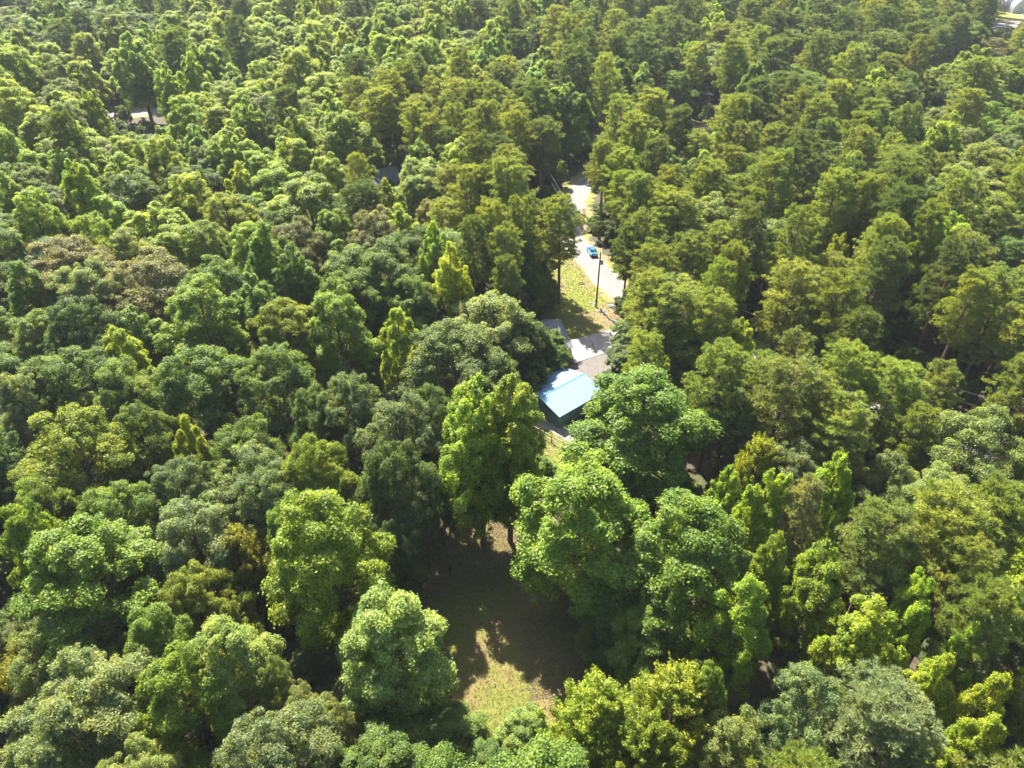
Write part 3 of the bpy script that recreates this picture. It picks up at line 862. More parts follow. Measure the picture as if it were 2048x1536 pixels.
# crowns, mostly read off the photograph: x and y of the top, width (photo pixels), look, height in metres, label
HAND = [
 (955, 745, 195, 'T', 25, 'bright green pointed tulip tree, one of a pair, farther from the garage'),
 (1020, 742, 175, 'T', 25, 'bright green pointed tulip tree, one of a pair, nearer the garage'),
 (1168, 922, 285, 'Mb', 22, 'big bright green maple in the middle, beside the shaded clearing'),
 (1297, 738, 265, 'M', 21, 'large green maple overlapping the blue roof of the garage'),
 (1398, 1000, 270, 'M', 21, 'large deep green maple standing close beside the biggest clearing-side maple'),
 (625, 985, 240, 'Mb', 22, 'big bright green maple beside an olive-gold feathery tree, across the clearing'),
 (765, 1190, 235, 'Mp', 18, 'pale sunlit maple bulging into the near left side of the clearing'),
 (985, 582, 172, 'Op', 16, 'broad pale oak hiding the house roof beside the yard'),
 (905, 640, 220, 'O', 19, 'broad green oak beside the pale one hiding the house'),
 (1040, 625, 118, 'O', 12, 'oak whose outer boughs hang over the blue garage roof'),
 (790, 785, 170, 'Og', 20, 'pale grey-green oak beside the tulip pair with a dark gap under it'),
 (690, 735, 140, 'Og', 19, 'grey-green oak just behind the pale grey-green one by the tulip pair'),
 (120, 1050, 280, 'Mb', 20, 'wide bright green maple at the left edge, lower half'),
 (20, 1008, 130, 'Mb', 20, None), (360, 1135, 150, 'Oy', 15, None), (280, 1212, 150, 'M', 16, None), (425, 1240, 180, 'Mp', 18, None), (330, 1315, 200, 'Mb', 18, None),
 (90, 1215, 190, 'Op', 15, None), (40, 1290, 150, 'Co', 11, None), (125, 1330, 270, 'Op', 18, None), (525, 1315, 100, 'Op', 15, None), (600, 1360, 110, 'Op', 14, None), (655, 1405, 100, 'Op', 12, None),
 (520, 1445, 250, 'Og', 18, None), (650, 1480, 90, 'Mb', 12, None), (462, 1062, 140, 'Co', 14, 'olive-gold feathery tree tucked against the big bright maple'),
 (440, 1180, 110, 'Oy', 12, None), (40, 1440, 200, 'Op', 17, None), (240, 1490, 160, 'Op', 16, None), (760, 1480, 200, 'M', 12, None),
 (1300, 1215, 150, 'M', 12, None), (1235, 1285, 120, 'Od', 7, None), (1212, 1212, 120, 'M', 9, None),
 (1500, 1148, 160, 'T', 19, None), (1560, 1055, 100, 'T', 19, None), (1665, 1078, 150, 'T', 19, None), (1548, 930, 120, 'T', 20, None), (1690, 897, 90, 'T', 19, None), (1465, 925, 70, 'T', 17, None),
 (1625, 968, 100, 'Pg', 19, None), (1765, 1185, 180, 'Ty', 19, None), (1865, 1145, 110, 'T', 19, None), (1900, 1305, 130, 'Ty', 17, None), (1965, 1240, 80, 'T', 18, None),
 (1650, 1355, 180, 'Og', 16, None), (1815, 1400, 240, 'Pg', 18, 'pale grey-green pine at the bottom edge with bare branches showing'), (2015, 1340, 110, 'Ty', 17, None), (2005, 1430, 150, 'Ty', 17, None),
 (1200, 1375, 190, 'C', 13, 'yellow-green feathery tree at the bottom edge beside the clearing tip'), (1365, 1345, 190, 'C', 14, 'yellow-green feathery tree at the bottom edge, under the deep green maple'), (1300, 1440, 180, 'C', 13, None),
 (1490, 1440, 150, 'Mp', 14, None), (1430, 1325, 90, 'M', 15, None), (895, 1445, 160, 'M', 7, 'low bushy green tree at the near tip of the clearing, left side'), (1052, 1432, 110, 'Mp', 7, 'low pale bushy tree at the near tip of the clearing, right side'),
 (960, 1500, 120, 'M', 6, None), (1110, 1490, 120, 'C', 8, None), (800, 1440, 90, 'M', 8, None),
 (1790, 1035, 190, 'P', 20, None), (1905, 1005, 210, 'P', 21, None), (2005, 985, 170, 'Py', 21, None), (2010, 1175, 160, 'P', 20, None), (1950, 1090, 150, 'Py', 20, None),
 (1985, 815, 210, 'Op', 19, 'broad pale oak at the right edge beside the hidden road'),
 (1580, 725, 170, 'P', 20, None), (1700, 695, 140, 'P', 20, None), (1800, 735, 150, 'Py', 19, 'yellowish pine standing just before the pale patch of hidden road'), (1848, 815, 105, 'P', 17, None), (1705, 808, 150, 'P', 18, None), (1450, 690, 140, 'P', 20, None),
 (1302, 572, 125, 'P', 17, None), (1262, 640, 85, 'Og', 8, None), (1345, 565, 170, 'P', 20, None), (1318, 552, 120, 'P', 20, 'tall pine over the driveway mouth across from the house'), (1425, 590, 130, 'P', 20, None), (1490, 630, 70, 'Ty', 18, None),
 (1470, 770, 140, 'Og', 15, None), (1595, 875, 140, 'Og', 15, None), (1530, 875, 110, 'C', 15, None), (1650, 760, 120, 'P', 18, None), (1900, 930, 150, 'Op', 16, None), (1800, 900, 120, 'Og', 15, None), (1252, 690, 80, 'Og', 6, None), (1370, 660, 120, 'Og', 14, None),
 (795, 1020, 130, 'Od', 15, 'dark shaded oak at the upper left rim of the clearing'), (775, 872, 165, 'Od', 21, None), (862, 770, 130, 'Od', 19, None), (860, 930, 90, 'Od', 15, None), (720, 1040, 120, 'Od', 14, None), (790, 1120, 90, 'M', 9, None),  # tallest oaks here
 (385, 555, 170, 'Mb', 21, 'bright green domed maple among duller crowns on the left side'), (225, 648, 95, 'Ty', 18, 'small vivid yellow tulip tree beside the bright green domed maple'), (130, 585, 150, 'Od', 19, None),
 (110, 468, 190, 'Ob', 19, 'broad brownish tan oak at the left, nearer the edge'), (285, 500, 200, 'Ob', 19, 'broad brownish tan oak at the left, next to the domed maple'), (495, 540, 130, 'Tg', 20, None), (550, 590, 150, 'Oy', 18, None), (662, 580, 140, 'Mb', 19, None), (792, 608, 80, 'Ty', 18, 'small vivid yellow tulip tree behind the oaks by the house'),
 (100, 690, 200, 'O', 19, None), (235, 700, 150, 'O', 18, None), (375, 690, 190, 'O', 18, None), (540, 680, 150, 'O', 18, None), (20, 720, 120, 'Og', 19, None), (620, 760, 110, 'Od', 17, None),
 (112, 815, 220, 'Oy', 20, 'wide olive-yellow oak at the left edge, middle height'), (362, 822, 70, 'Ty', 17, None), (460, 825, 170, 'O', 18, None), (330, 900, 150, 'Og', 17, None), (470, 905, 200, 'Og', 18, None), (360, 1000, 190, 'Og', 17, None), (200, 960, 160, 'O', 17, None), (610, 868, 150, 'Oy', 19, None), (260, 800, 130, 'O', 17, None), (560, 1000, 110, 'O', 16, None), (520, 930, 130, 'Og', 17, None), (60, 930, 150, 'O', 18, None),
 (740, 470, 190, 'O', 20, None), (690, 530, 130, 'O', 18, None), (820, 540, 120, 'O', 17, None), (898, 480, 80, 'Ty', 21, 'vivid yellow-green tulip tree just beside the dark roadside pines'), (868, 438, 75, 'T', 21, None), (880, 560, 110, 'Od', 14, None),
 (1127, 395, 95, 'P', 20.5, 'tall bare-stemmed pine closest to the road bend'), (1096, 402, 80, 'P', 17.5, 'tall bare-stemmed pine, second from the road bend'), (1040, 396, 95, 'P', 22, None), (985, 408, 95, 'P', 22, None), (945, 440, 80, 'Pd', 21, None), (1010, 455, 80, 'P', 20, None), (1050, 470, 75, 'Tg', 17, None),
 (1214, 285, 72, 'P', 21, None), (1250, 300, 90, 'P', 21, None), (1222, 350, 75, 'P', 19, None), (1240, 378, 90, 'P', 20, None), (1290, 350, 95, 'P', 21, None), (1300, 430, 105, 'P', 20, None), (1264, 440, 75, 'Pd', 18, None), (1340, 400, 105, 'P', 20, None), (1385, 470, 115, 'P', 20, None), (1310, 492, 100, 'P', 19, None),
 (1118, 690, 58, 'O', 5.5, 'low bushy oak against the gable end of the house'), (1092, 700, 50, 'Od', 5, None), (1086, 656, 70, 'O', 8, None), (1102, 656, 62, 'O', 7, None),
 (1085, 545, 75, 'M', 8, None), (1055, 525, 65, 'Tg', 12, None), (1015, 520, 80, 'Pd', 18, None),
 (1012, 300, 110, 'P', 23, 'tall pale pine standing above the others left of the street lamp pole'), (935, 335, 95, 'P', 21, None), (975, 330, 80, 'Py', 21, None),
 (842, 306, 118, 'Op', 18, 'pale round oak beside the hidden far roof'), (742, 372, 55, 'O', 9, None), (766, 352, 45, 'Ty', 15, 'narrow vivid yellow tulip tree in front of the hidden far roof'), (817, 352, 50, 'Ty', 15, None), (795, 405, 80, 'T', 17, None), (860, 385, 70, 'Ob', 15, None), (710, 310, 60, 'P', 20, None),
 (610, 355, 160, 'Mb', 20, 'big bright maple left of the hidden far roof'), (80, 365, 140, 'Og', 18, None), (472, 318, 62, 'Ty', 18, None), (455, 232, 80, 'Ty', 20, None), (400, 280, 80, 'Og', 17, None), (370, 320, 110, 'Od', 17, None), (130, 290, 90, 'T', 20, None), (230, 300, 110, 'T', 19, None), (60, 220, 90, 'T', 18, None), (110, 178, 90, 'T', 21, None), (166, 172, 56, 'T', 22, 'slim tulip tree standing at the end of the pale far road'), (326, 120, 55, 'T', 22, 'slim leaning tulip tree in front of the dark wood by the far road'),
 (385, 190, 90, 'Og', 17, None), (540, 110, 120, 'T', 20, None), (600, 90, 90, 'T', 21, None), (700, 85, 110, 'Tg', 21, None), (780, 110, 90, 'T', 21, None), (820, 120, 50, 'T', 21, None), (650, 230, 80, 'Tg', 19, None), (440, 375, 110, 'Oy', 18, None), (300, 400, 150, 'T', 18, None), (200, 385, 130, 'T', 18, None), (520, 420, 110, 'Od', 17, None), (400, 425, 110, 'Op', 18, None), (250, 440, 110, 'Og', 18, None), (340, 450, 140, 'Mb', 17, None),
 (1135, 160, 95, 'Tg', 22, None), (1240, 110, 70, 'Tg', 22, None), (1290, 120, 60, 'Tg', 21, None), (1450, 82, 130, 'Op', 20, 'broad pale oak among the dark upper pines'), (1560, 50, 85, 'Tg', 21, None), (1833, 25, 75, 'T', 22, 'bright yellow-green tulip tree among dark pines near the hangar'), (1760, 130, 80, 'Ty', 22, 'yellow-green tulip tree at the end of the far road patch'), (1790, 150, 45, 'Ty', 20, None),
 (1985, 70, 110, 'Ob', 16, None), (1922, 120, 110, 'Oy', 17, None), (2020, 110, 120, 'Mb', 17, None), (2030, 185, 100, 'Mb', 18, None), (1894, 202, 100, 'Op', 17, None), (1930, 240, 120, 'Op', 17, None), (1960, 320, 130, 'Op', 18, None), (2030, 260, 110, 'Og', 17, None), (1920, 330, 100, 'Mp', 18, None), (1690, 460, 40, 'Ty', 17, None), (1440, 320, 60, 'Ty', 19, None), (1310, 255, 70, 'T', 20, None), (1640, 210, 60, 'T', 20, None), (955, 85, 50, 'T', 21, None),
]
ZONE_SEED = 5
prnd = random.Random(ZONE_SEED)

def in_poly(x, y, P):
    c = False
    n = len(P)
    j = n - 1
    for i in range(n):
        xi, yi, xj, yj = P[i][0], P[i][1], P[j][0], P[j][1]
        if (yi > y) != (yj > y) and x < (xj - xi) * (y - yi) / (yj - yi) + xi: c = not c
        j = i
    return c
OPEN = [CLEARING, YARD, BACKYARD,
        [at(*p) for p in ((1062, 838), (1085, 745), (1138, 682), (1300, 635), (1325, 660), (1228, 720), (1215, 890))],
        [at(*p) for p in ((1000, 640), (1118, 620), (1150, 700), (1080, 790), (960, 700))],
        [at(*p) for p in ((1085, 478), (1110, 452), (1160, 448), (1160, 492))],
        [at(*p) for p in ((1978, -14), (2250, -40), (2350, 50), (2048, 72), (1978, 70))],
        [at(*p) for p in ((720, 392), (740, 372), (830, 366), (850, 386), (800, 402))]]
path_xy = np.array([(p.x, p.y) for p in road_path])
far_xy = np.array([(p.x, p.y) for p in far_path])
# places the photograph shows: no filling tree may stand between the camera and these
SEE = [at(1184, 507, .6), at(1160, 500), at(1170, 520), at(1200, 545), at(1215, 565), at(1150, 475), at(1152, 395), at(1158, 385), at(1165, 370), at(1172, 455), at(1182, 475), at(1195, 500), at(1208, 520), at(1168, 430), at(1150, 560), at(1130, 580), at(1170, 590), at(1180, 640), at(1150, 640), at(1165, 690), at(1190, 680), at(1175, 720), at(1190, 740),
       at(1150, 760, 3), at(1170, 760, 3), at(1130, 800, 3), at(1110, 840), at(1130, 865), at(1150, 885), at(1105, 875, .7), at(1130, 890, .7), at(1192, 570, 4), at(1197, 530, 10), at(1117, 640, 5.4), at(1130, 655, 4),
       at(2010, 20, 3), at(2030, 25, 3), at(2000, 55), at(2025, 55), at(2000, 30), at(2020, 38), at(2035, 45), *[at(x, y0 + (215 - x) * .09) for x in range(205, 318, 10) for y0 in (226, 232, 238)], at(1845, 196), at(1855, 194), at(765, 345, 5), at(780, 348, 4.5), at(750, 350, 4.5), at(790, 350, 4), at(755, 360, 3),
       at(1081, 365, 8), at(1082, 352, 11), at(1080, 385, 4), at(1411, 215, 9), at(1410, 240, 5), at(1350, 195, 11), at(1380, 205, 11), at(1770, 826), at(1905, 885)]
SEE += [at(x, y) for x in range(850, 1100, 40) for y in range(1020, 1460, 50) if in_poly(*at(x, y)[:2], CLEARING)]
SEE = [Vector(p) for p in SEE]
CAMV = Vector((0, 0, CAM_H))
def blocks(x, y, H, rad, extra=0.7):
    """Would a crown here hide one of the places in view?"""
    cz, hz, rr = H * .62, H * .40, rad + extra
    for p in SEE:
        if p.y < y - rr - 25: continue
        # sight line from the camera, measured in the crown's own ellipsoid
        ox, oy, oz = -x / rr, -y / rr, (CAM_H - cz) / hz
        dx, dy, dz = p.x / rr, p.y / rr, (p.z - CAM_H) / hz
        t = -(ox * dx + oy * dy + oz * dz) / (dx * dx + dy * dy + dz * dz)
        t = min(1.0, max(0.0, t))
        if (ox + dx * t) ** 2 + (oy + dy * t) ** 2 + (oz + dz * t) ** 2 < 1: return True
    return False

TREES = []                                             # dict(x, y, H, rad, look, label)
for (px, py, w, look, H, lab) in HAND:
    p = at(px, py, H)
    for _ in range(4):
        k_ = min(range(len(road_path)), key=lambda i_: (road_path[i_].x - p.x) ** 2 + (road_path[i_].y - p.y) ** 2)
        d_ = Vector((p.x - road_path[k_].x, p.y - road_path[k_].y, 0))
        if d_.length < 4.2:
            if 95 < p.y < 205 and p.x > 5: d_ = Vector((abs(d_.x) + .5, d_.y, 0)); p = Vector((road_path[k_].x, road_path[k_].y, p.z)) + d_.normalized() * 4.6
            else: p += d_.normalized() * (4.4 - d_.length)
    mid = proj((p.x, p.y, H * .7))
    if look[0] == 'T' and w < 100: w *= 1.22
    TREES.append(dict(x=p.x, y=p.y, H=H, rad=w * mid[2] / FPX / 2, look=look, label=lab, hand=True))

def pick(px, py):
    r = prnd.random()
    def w(**k):
        t = sum(k.values()); a = r * t
        for n_, v in k.items():
            a -= v
            if a <= 0: return n_
        return n_
    if py < 70 and px < 350: return w(Od=4, Og=2, Tg=3, Pd=1)
    if px < 700 and py < 330: return w(T=3.2, Tg=1.2, Ty=1.4, Og=1.6, Oy=1, My=5.5, Mb=1.6, Pd=1)
    if px < 700 and py < 480: return w(T=2.4, Ty=1, Tg=.8, O=1.6, Og=2, Oy=1, Ob=.5, Od=.8, Mb=1.5, My=2.6)
    if px < 1000 and py < 160: return w(T=2.2, Tg=1, Ty=.8, O=1.2, Oy=2, My=4, Pd=1)
    if px < 1180 and py < 420: return w(P=5, Pd=2.5, T=1.5, Tg=1, Ob=.5, O=.8)
    if px > 1840 and 80 < py < 470: return w(Op=3, O=2, Oy=2, Mb=1.5, P=2, T=1)
    if px > 1000 and py < 320: return w(Pd=6, P=3, Tg=1, T=.6, O=.5)
    if px > 1150 and py < 700: return w(P=6, Pd=2.5, Py=1.5, Op=.6, T=.4, O=.5, Ob=.25)
    if px > 1400 and py < 1000: return w(P=4, Py=1.5, Og=1.5, T=1, O=1)
    if px > 1700: return w(P=3, T=2, Ty=1, Og=1)
    if px > 1250: return w(T=2, Og=1.5, M=2, O=1, P=.7)
    if py < 700: return w(O=4, Og=2, Od=2, Tg=1, Mb=1, T=.8)
    return w(O=4, Og=2, Od=2, M=2, Mb=1, Oy=1)

# fill the wood between them
cell = 4.0
grid = {}
def add_grid(t): grid.setdefault((int(t['x'] // 12), int(t['y'] // 12)), []).append(t)
for t in TREES: add_grid(t)
def clash(x, y, rad, k=.78):
    gx_, gy_ = int(x // 12), int(y // 12)
    for i in range(-1, 2):
        for j in range(-1, 2):
            for t in grid.get((gx_ + i, gy_ + j), ()):
                kk = 1.0 if t['hand'] and y < 85 else k
                if (t['x'] - x) ** 2 + (t['y'] - y) ** 2 < ((t['rad'] + rad) * kk) ** 2: return True
    return False
FILL = []
tries = 0
while tries < 26000:
    tries += 1
    y = prnd.uniform(8, 640)
    x = prnd.uniform(-1, 1) * (0.80 * math.hypot(y, 45) + 14)
    px, py, dz = proj((x, y, 18))
    look = pick(px, py)
    k = look[0]
    H = HGT[k] * prnd.uniform(.74, 1.12) * (1.0 + .24 * min(1, max(0, (y - 90) / 150)))
    rad = {'T': 4.3, 'O': 5.1, 'M': 4.6, 'P': 3.8, 'C': 3.4}[k] * prnd.uniform(.78, 1.22) * (1.0 + .50 * min(1, max(0, (y - 70) / 170)))
    if clash(x, y, rad, .68): continue
    dr = np.min((path_xy[:, 0] - x) ** 2 + (path_xy[:, 1] - y) ** 2)
    df = np.min((far_xy[:, 0] - x) ** 2 + (far_xy[:, 1] - y) ** 2)
    if dr < (4.2 + rad * .6) ** 2 or df < (5.0 + rad * .6) ** 2: continue
    if 120 < px < 380 and df < 15 ** 2 and y < 252: continue
    if any(in_poly(x, y, P_) for P_ in OPEN): continue
    if blocks(x, y, H, rad): continue
    t = dict(x=x, y=y, H=H, rad=rad, look=look, label=None, hand=False)
    add_grid(t)
    FILL.append(t)
TREES += FILL

def jitter(c, a=.2):
    b = prnd.uniform(1 - a, 1 + a)
    return (c[0] * b * prnd.uniform(.92, 1.08), c[1] * b, c[2] * b * prnd.uniform(.85, 1.15), 1.0)
def place(t, root=None):
    k = t['look'][0]
    P_ = PROTO[k][prnd.randrange(len(PROTO[k]))]
    t['proto'] = P_
    t['rz'] = prnd.uniform(0, 6.283)
    t['sx'] = t['rad'] / (P_['R'] * 1.02) * (1.07 if t.get('hand') else 1.15)
    t['sz'] = t['H'] / P_['H']
    t['col'] = jitter(TINT[t['look']])
for t in TREES: place(t)

HIDDEN = set([152,170,175,189,204,206,213,227,236,244,259,296,305,311,316,339,342,344,351,357,358,360,377,402,409,410,411,426,433,449,454,463,470,472,480,481,490,523,529,530,531,536,537,540,546,555,557,561,563,577,582,583,588,606,621,651,663,673,691,693,700,720,725,732,738,742,760,770,775,779,780,782,795,817,820,827,828,840,864,872,877,887,889,890,892,912,948,952,958,978,986,991,998,1005,1021,1027,1033,1039,1043,1066,1086,1095,1096,1099,1104,1122,1133,1135,1139,1140,1146,1158,1159,1173,1174,1177,1193,1195,1214,1222,1239,1241,1270,1276,1282,1287,1301,1310,1324,1330,1331,1334,1336,1339,1341,1347,1352,1354,1355,1377,1378,1380,1404,1409,1413,1415,1418,1426,1450,1455,1470,1472,1478,1493,1494,1498,1504,1508,1528,1533,1558,1589,1593,1600,1617,1622,1627,1638,1653,1656,1657,1659,1681,1690,1691,1696,1698,1703,1714,1725,1744,1745,1746,1770,1792,1801,1820,1822,1846,1847,1854,1859,1869,1870,1871,1872,1878,1928,1960,1966,1968,1984,1987,1989,1991,1996,1997,2000,2014,2017,2020,2025,2026,2033,2041,2070,2086,2093,2094,2109,2118,2125,2138,2151,2168,2183,2185,2186,2195,2198,2199,2217,2226,2259,2271,2274,2275,2279,2295,2306,2309,2316,2319,2336,2337,2338,2379,2388,2430,2481,2489,2502,2506,2522,2536,2537,2557,2565,2568,2604,2607,2611,2613,2615,2643])
INDIV, MASS = [], []
for i, t in enumerate(TREES):
    px, py, dz = proj((t['x'], t['y'], t['H']))
    bx, by, bz = proj((t['x'], t['y'], t['H'] * .3))
    m = t['rad'] * FPX / max(dz, 1)
    t['px'], t['py'], t['dz'], t['id'] = px, py, dz, i
    inview = px + m > 0 and px - m < 2048 and by > 0 and py < 1536 and dz > 5
    (INDIV if inview and i not in HIDDEN else MASS).append(t)
# of each kind the 300 that show largest stand alone, the others join the far wood
byk = {}
for t in INDIV: byk.setdefault(t['look'][0], []).append(t)
INDIV = []
for k, v in byk.items():
    v.sort(key=lambda t: (not t['hand'], -t['rad'] / t['dz']))
    INDIV += v[:300]
    MASS += v[300:]

ONES = 'zero one two three four five six seven eight nine ten eleven twelve thirteen fourteen fifteen sixteen seventeen eighteen nineteen'.split()
TENS = 'x x twenty thirty forty fifty sixty seventy eighty ninety'.split()
def inwords(n): return ONES[n] if n < 20 else TENS[n // 10] + ('-' + ONES[n % 10] if n % 10 else '')
used = {}
for t in sorted(INDIV, key=lambda t: t['id']):
    P_ = t['proto']
    k = t['look'][0]
    r = empty(NAME[k], (t['x'], t['y'], 0), t['rz'])
    r.scale = (t['sx'], t['sx'], t['sz'])
    link('trunk', P_['trunk'], None, r)
    c = link('crown', P_['crown'], None, r)
    c.color = t['col']
    t['crown_obj'] = c
    lab = t['label']
    if not lab:
        xx, yy = min(99, max(1, round(t['px'] / 20.48))), min(99, max(1, round((t['py'] + t['rad'] * FPX / t['dz'] * .5) / 15.36)))
        def say(size, a, b): return f"{size}{WORDS[t['look']]} {KINDW[k]}, {inwords(a)} percent across and {inwords(b)} percent down the photo"
        lab = say('', xx, yy)
        if lab in used:
            lab = say('smaller ' if t['rad'] * t['H'] < used[lab]['rad'] * used[lab]['H'] else 'larger ', xx, yy)
        while lab in used:
            yy += 1
            lab = say('', xx, yy)
    used[lab] = t
    tag(r, lab, 'tree', GRP[k])

# ------------------------------------------------------------------ the wood beyond and beside: one mass
def forest_mass(name, trees, label):
    plist = [(k, i, p) for k, v in PROTO.items() for i, p in enumerate(v)]
    key = {id(p): n_ for n_, (k, i, p) in enumerate(plist)}
    me = bpy.data.meshes.new(name)
    me.from_pydata([(t['x'], t['y'], 0) for t in trees], [], [])
    def attr(nm, typ, data, field):
        a = me.attributes.new(nm, typ, 'POINT')
        a.data.foreach_set(field, np.array(data, dtype=np.float32 if typ != 'INT' else np.int32).reshape(-1))
    attr('proto', 'INT', [key[id(t['proto'])] for t in trees], 'value')
    attr('turn', 'FLOAT', [t['rz'] for t in trees], 'value')
    attr('size', 'FLOAT_VECTOR', [(t['sx'], t['sx'], t['sz']) for t in trees], 'vector')
    attr('tint', 'FLOAT_COLOR', [t['col'] for t in trees], 'color')
    o = link(name, me)
    ng = bpy.data.node_groups.new(name, 'GeometryNodeTree')
    ng.interface.new_socket('Geometry', in_out='INPUT', socket_type='NodeSocketGeometry')
    ng.interface.new_socket('Geometry', in_out='OUTPUT', socket_type='NodeSocketGeometry')
    gi, go = ng.nodes.new('NodeGroupInput'), ng.nodes.new('NodeGroupOutput')
    join = ng.nodes.new('GeometryNodeJoinGeometry')
    def named(nm, typ):
        n_ = ng.nodes.new('GeometryNodeInputNamedAttribute')
        n_.data_type = typ
        n_.inputs[0].default_value = nm
        return n_.outputs[0]
    pr, turn, size = named('proto', 'INT'), named('turn', 'FLOAT'), named('size', 'FLOAT_VECTOR')
    comb = ng.nodes.new('ShaderNodeCombineXYZ')
    ng.links.new(turn, comb.inputs[2])
    for n_, (k, i, p) in enumerate(plist):
        have = [t for t in trees if t['proto'] is p]
        src = next((t['crown_obj'] for t in INDIV if t['proto'] is p), None)
        if not have or src is None: continue
        for ob in (src, next(c for c in src.parent.children if c is not src)):
            cmp_ = ng.nodes.new('FunctionNodeCompare')
            cmp_.data_type = 'INT'; cmp_.operation = 'EQUAL'
            ng.links.new(pr, cmp_.inputs[2]); cmp_.inputs[3].default_value = n_
            info = ng.nodes.new('GeometryNodeObjectInfo')
            info.transform_space = 'ORIGINAL'
            info.inputs[0].default_value = ob
            inst = ng.nodes.new('GeometryNodeInstanceOnPoints')
            ng.links.new(gi.outputs[0], inst.inputs['Points'])
            ng.links.new(cmp_.outputs[0], inst.inputs['Selection'])
            ng.links.new(info.outputs['Geometry'], inst.inputs['Instance'])
            ng.links.new(comb.outputs[0], inst.inputs['Rotation'])
            ng.links.new(size, inst.inputs['Scale'])
            ng.links.new(inst.outputs[0], join.inputs[0])
    ng.links.new(join.outputs[0], go.inputs[0])
    md = o.modifiers.new('scatter', 'NODES')
    md.node_group = ng
    return tag(o, label, 'forest', kind='stuff')
UNDER = []
while len(UNDER) < 5200:
    y = 8 + 420 * prnd.random() ** .75
    x = prnd.uniform(-1, 1) * (0.78 * math.hypot(y, 45) + 8)
    if any(in_poly(x, y, P_) for P_ in OPEN): continue
    if np.min((path_xy[:, 0] - x) ** 2 + (path_xy[:, 1] - y) ** 2) < 5.2 ** 2 or np.min((far_xy[:, 0] - x) ** 2 + (far_xy[:, 1] - y) ** 2) < 36: continue
    if 120 < proj((x, y, 2))[0] < 400 and 229 < y < 262: continue
    look = prnd.choice(['O', 'Od', 'Od', 'Og', 'M', 'Tg'])
    t = dict(x=x, y=y, H=prnd.uniform(2.0, 5.5), rad=prnd.uniform(1.2, 2.4), look=look)
    place(t)
    t['sz'] *= 1.25
    UNDER.append(t)
cl_n = len(CLEARING)
for i_ in range(150):                                  # brushy rim of the clearing
    a_ = prnd.randrange(cl_n)
    q_ = CLEARING[a_].lerp(CLEARING[(a_ + 1) % cl_n], prnd.random())
    cx_, cy_ = sum(p.x for p in CLEARING) / cl_n, sum(p.y for p in CLEARING) / cl_n
    o_ = Vector((q_.x - cx_, q_.y - cy_, 0)).normalized() * prnd.uniform(.2, 2.6)
    t = dict(x=q_.x + o_.x, y=q_.y + o_.y, H=prnd.uniform(.7, 2.6), rad=prnd.uniform(.6, 1.5), look=prnd.choice(['O', 'M', 'Od', 'Tg', 'M']))
    place(t)
    t['sz'] *= 1.25
    UNDER.append(t)
forest_mass('undergrowth', UNDER, 'shaded bushes and saplings under the trees')
if MASS:
    forest_mass('far_forest', MASS, 'dense mixed wood far off and beyond the edges of the view')
print('TREES', len(TREES), 'individual', len(INDIV), {k: sum(1 for t in INDIV if t['look'][0] == k) for k in NAME}, 'mass', len(MASS))

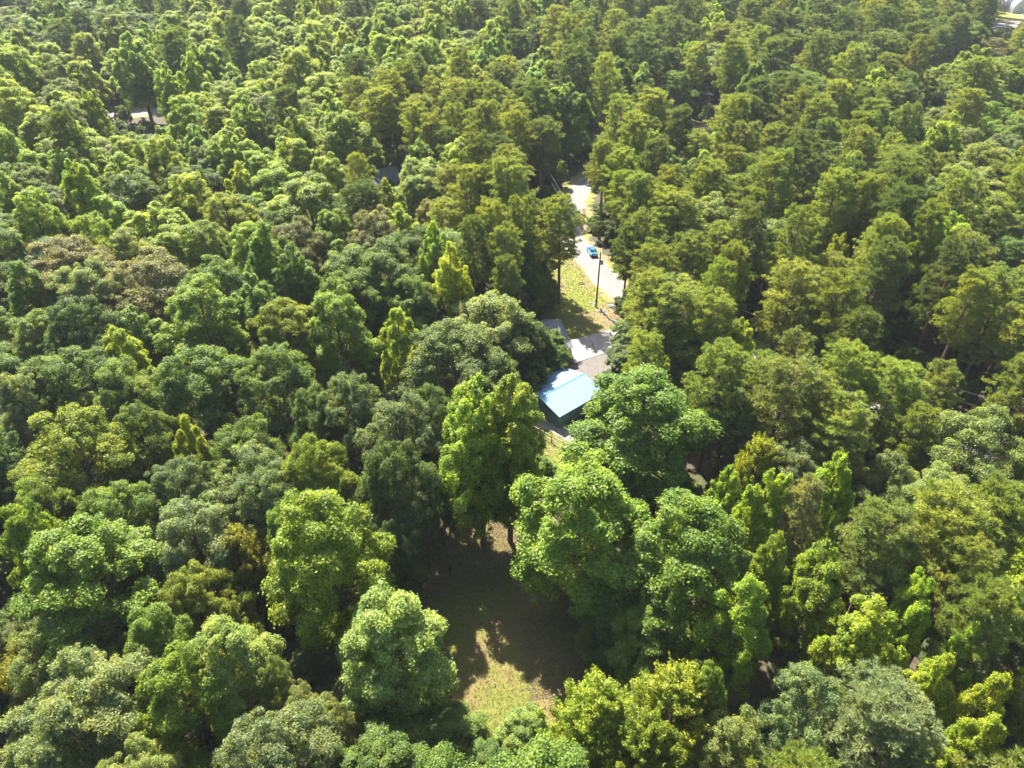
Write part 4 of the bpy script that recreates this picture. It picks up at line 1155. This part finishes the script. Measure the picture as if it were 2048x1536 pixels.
# ------------------------------------------------------------------ grass and fallen leaves
def scatter(name, polys, n, maker, mat, label, cat):
    gr = np.random.default_rng(99 + n)
    V, F = [], []
    for P_, share in polys:
        xs, ys = [p[0] for p in P_], [p[1] for p in P_]
        k = 0
        while k < n * share:
            x, y = gr.uniform(min(xs), max(xs)), gr.uniform(min(ys), max(ys))
            if not in_poly(x, y, P_): continue
            k += 1
            maker(gr, x, y, V, F)
    me = bpy.data.meshes.new(name)
    me.from_pydata(V, [], F)
    me.update()
    return tag(link(name, me, mat), label, cat, kind='stuff')
def tuft(gr, x, y, V, F):
    h = gr.uniform(.04, .14)
    for _ in range(3):
        a = gr.uniform(0, 6.283)
        lx, ly = math.cos(a), math.sin(a)
        w = .035
        b = len(V)
        x0, y0 = x + gr.uniform(-.12, .12), y + gr.uniform(-.12, .12)
        V += [(x0 - ly * w, y0 + lx * w, -0.01), (x0 + ly * w, y0 - lx * w, -0.01), (x0 + lx * h * .5, y0 + ly * h * .5, h)]
        F.append((b, b + 1, b + 2))
def dead_leaf(gr, x, y, V, F):
    a, sz = gr.uniform(0, 6.283), gr.uniform(.06, .15)
    c, d = math.cos(a) * sz, math.sin(a) * sz
    b = len(V)
    V += [(x - c, y - d, .03), (x + d * .6, y - c * .6, .03 + gr.uniform(0, .06)), (x + c, y + d, .035), (x - d * .6, y + c * .6, .03 + gr.uniform(0, .06))]
    F.append((b, b + 1, b + 2, b + 3))
M['grass'] = surf('grass_blade', [(0.3, (0.14, 0.165, 0.022)), (0.7, (0.23, 0.22, 0.04))], 0.8, 0.8)
M['dead_leaf'] = surf('dead_leaf', [(0.3, (0.06, 0.042, 0.024)), (0.7, (0.15, 0.11, 0.062))], 4.0, 0.9)
VERGE_BOX = [at(*p) for p in ((1095, 560), (1118, 492), (1150, 520), (1200, 590), (1230, 620), (1160, 640))]
scatter('grass', [(CLEARING, .55), (YARD, .3), (BACKYARD, .15)], 26000, tuft, M['grass'], 'short uneven grass over the clearing and the yard', 'grass')
scatter('fallen_leaves', [(CLEARING, .07), ([at(*p) for p in ((840, 1000), (1000, 990), (1060, 1130), (1000, 1180), (850, 1200))], .45), ([at(*p) for p in ((1040, 1230), (1200, 1230), (1180, 1400), (1060, 1400))], .2)], 14000, dead_leaf, M['dead_leaf'], 'brown fallen leaves littering the shaded clearing', 'leaves')

# ------------------------------------------------------------------ haze in the air
hz = MB()
hz.box((0, 1100, 36.0), (3100, 3100, 74.0))
hm, nt, out = new_mat('haze_air')
pv = nt.nodes.new('ShaderNodeVolumePrincipled')
pv.inputs['Color'].default_value = (0.86, 0.92, 1.0, 1)
pv.inputs['Density'].default_value = 0.00009
pv.inputs['Anisotropy'].default_value = 0.0
L(nt, pv.outputs[0], out.inputs['Volume'])
tag(hz.build('haze', hm), 'thin pale summer haze over the whole wood', 'haze', kind='stuff')
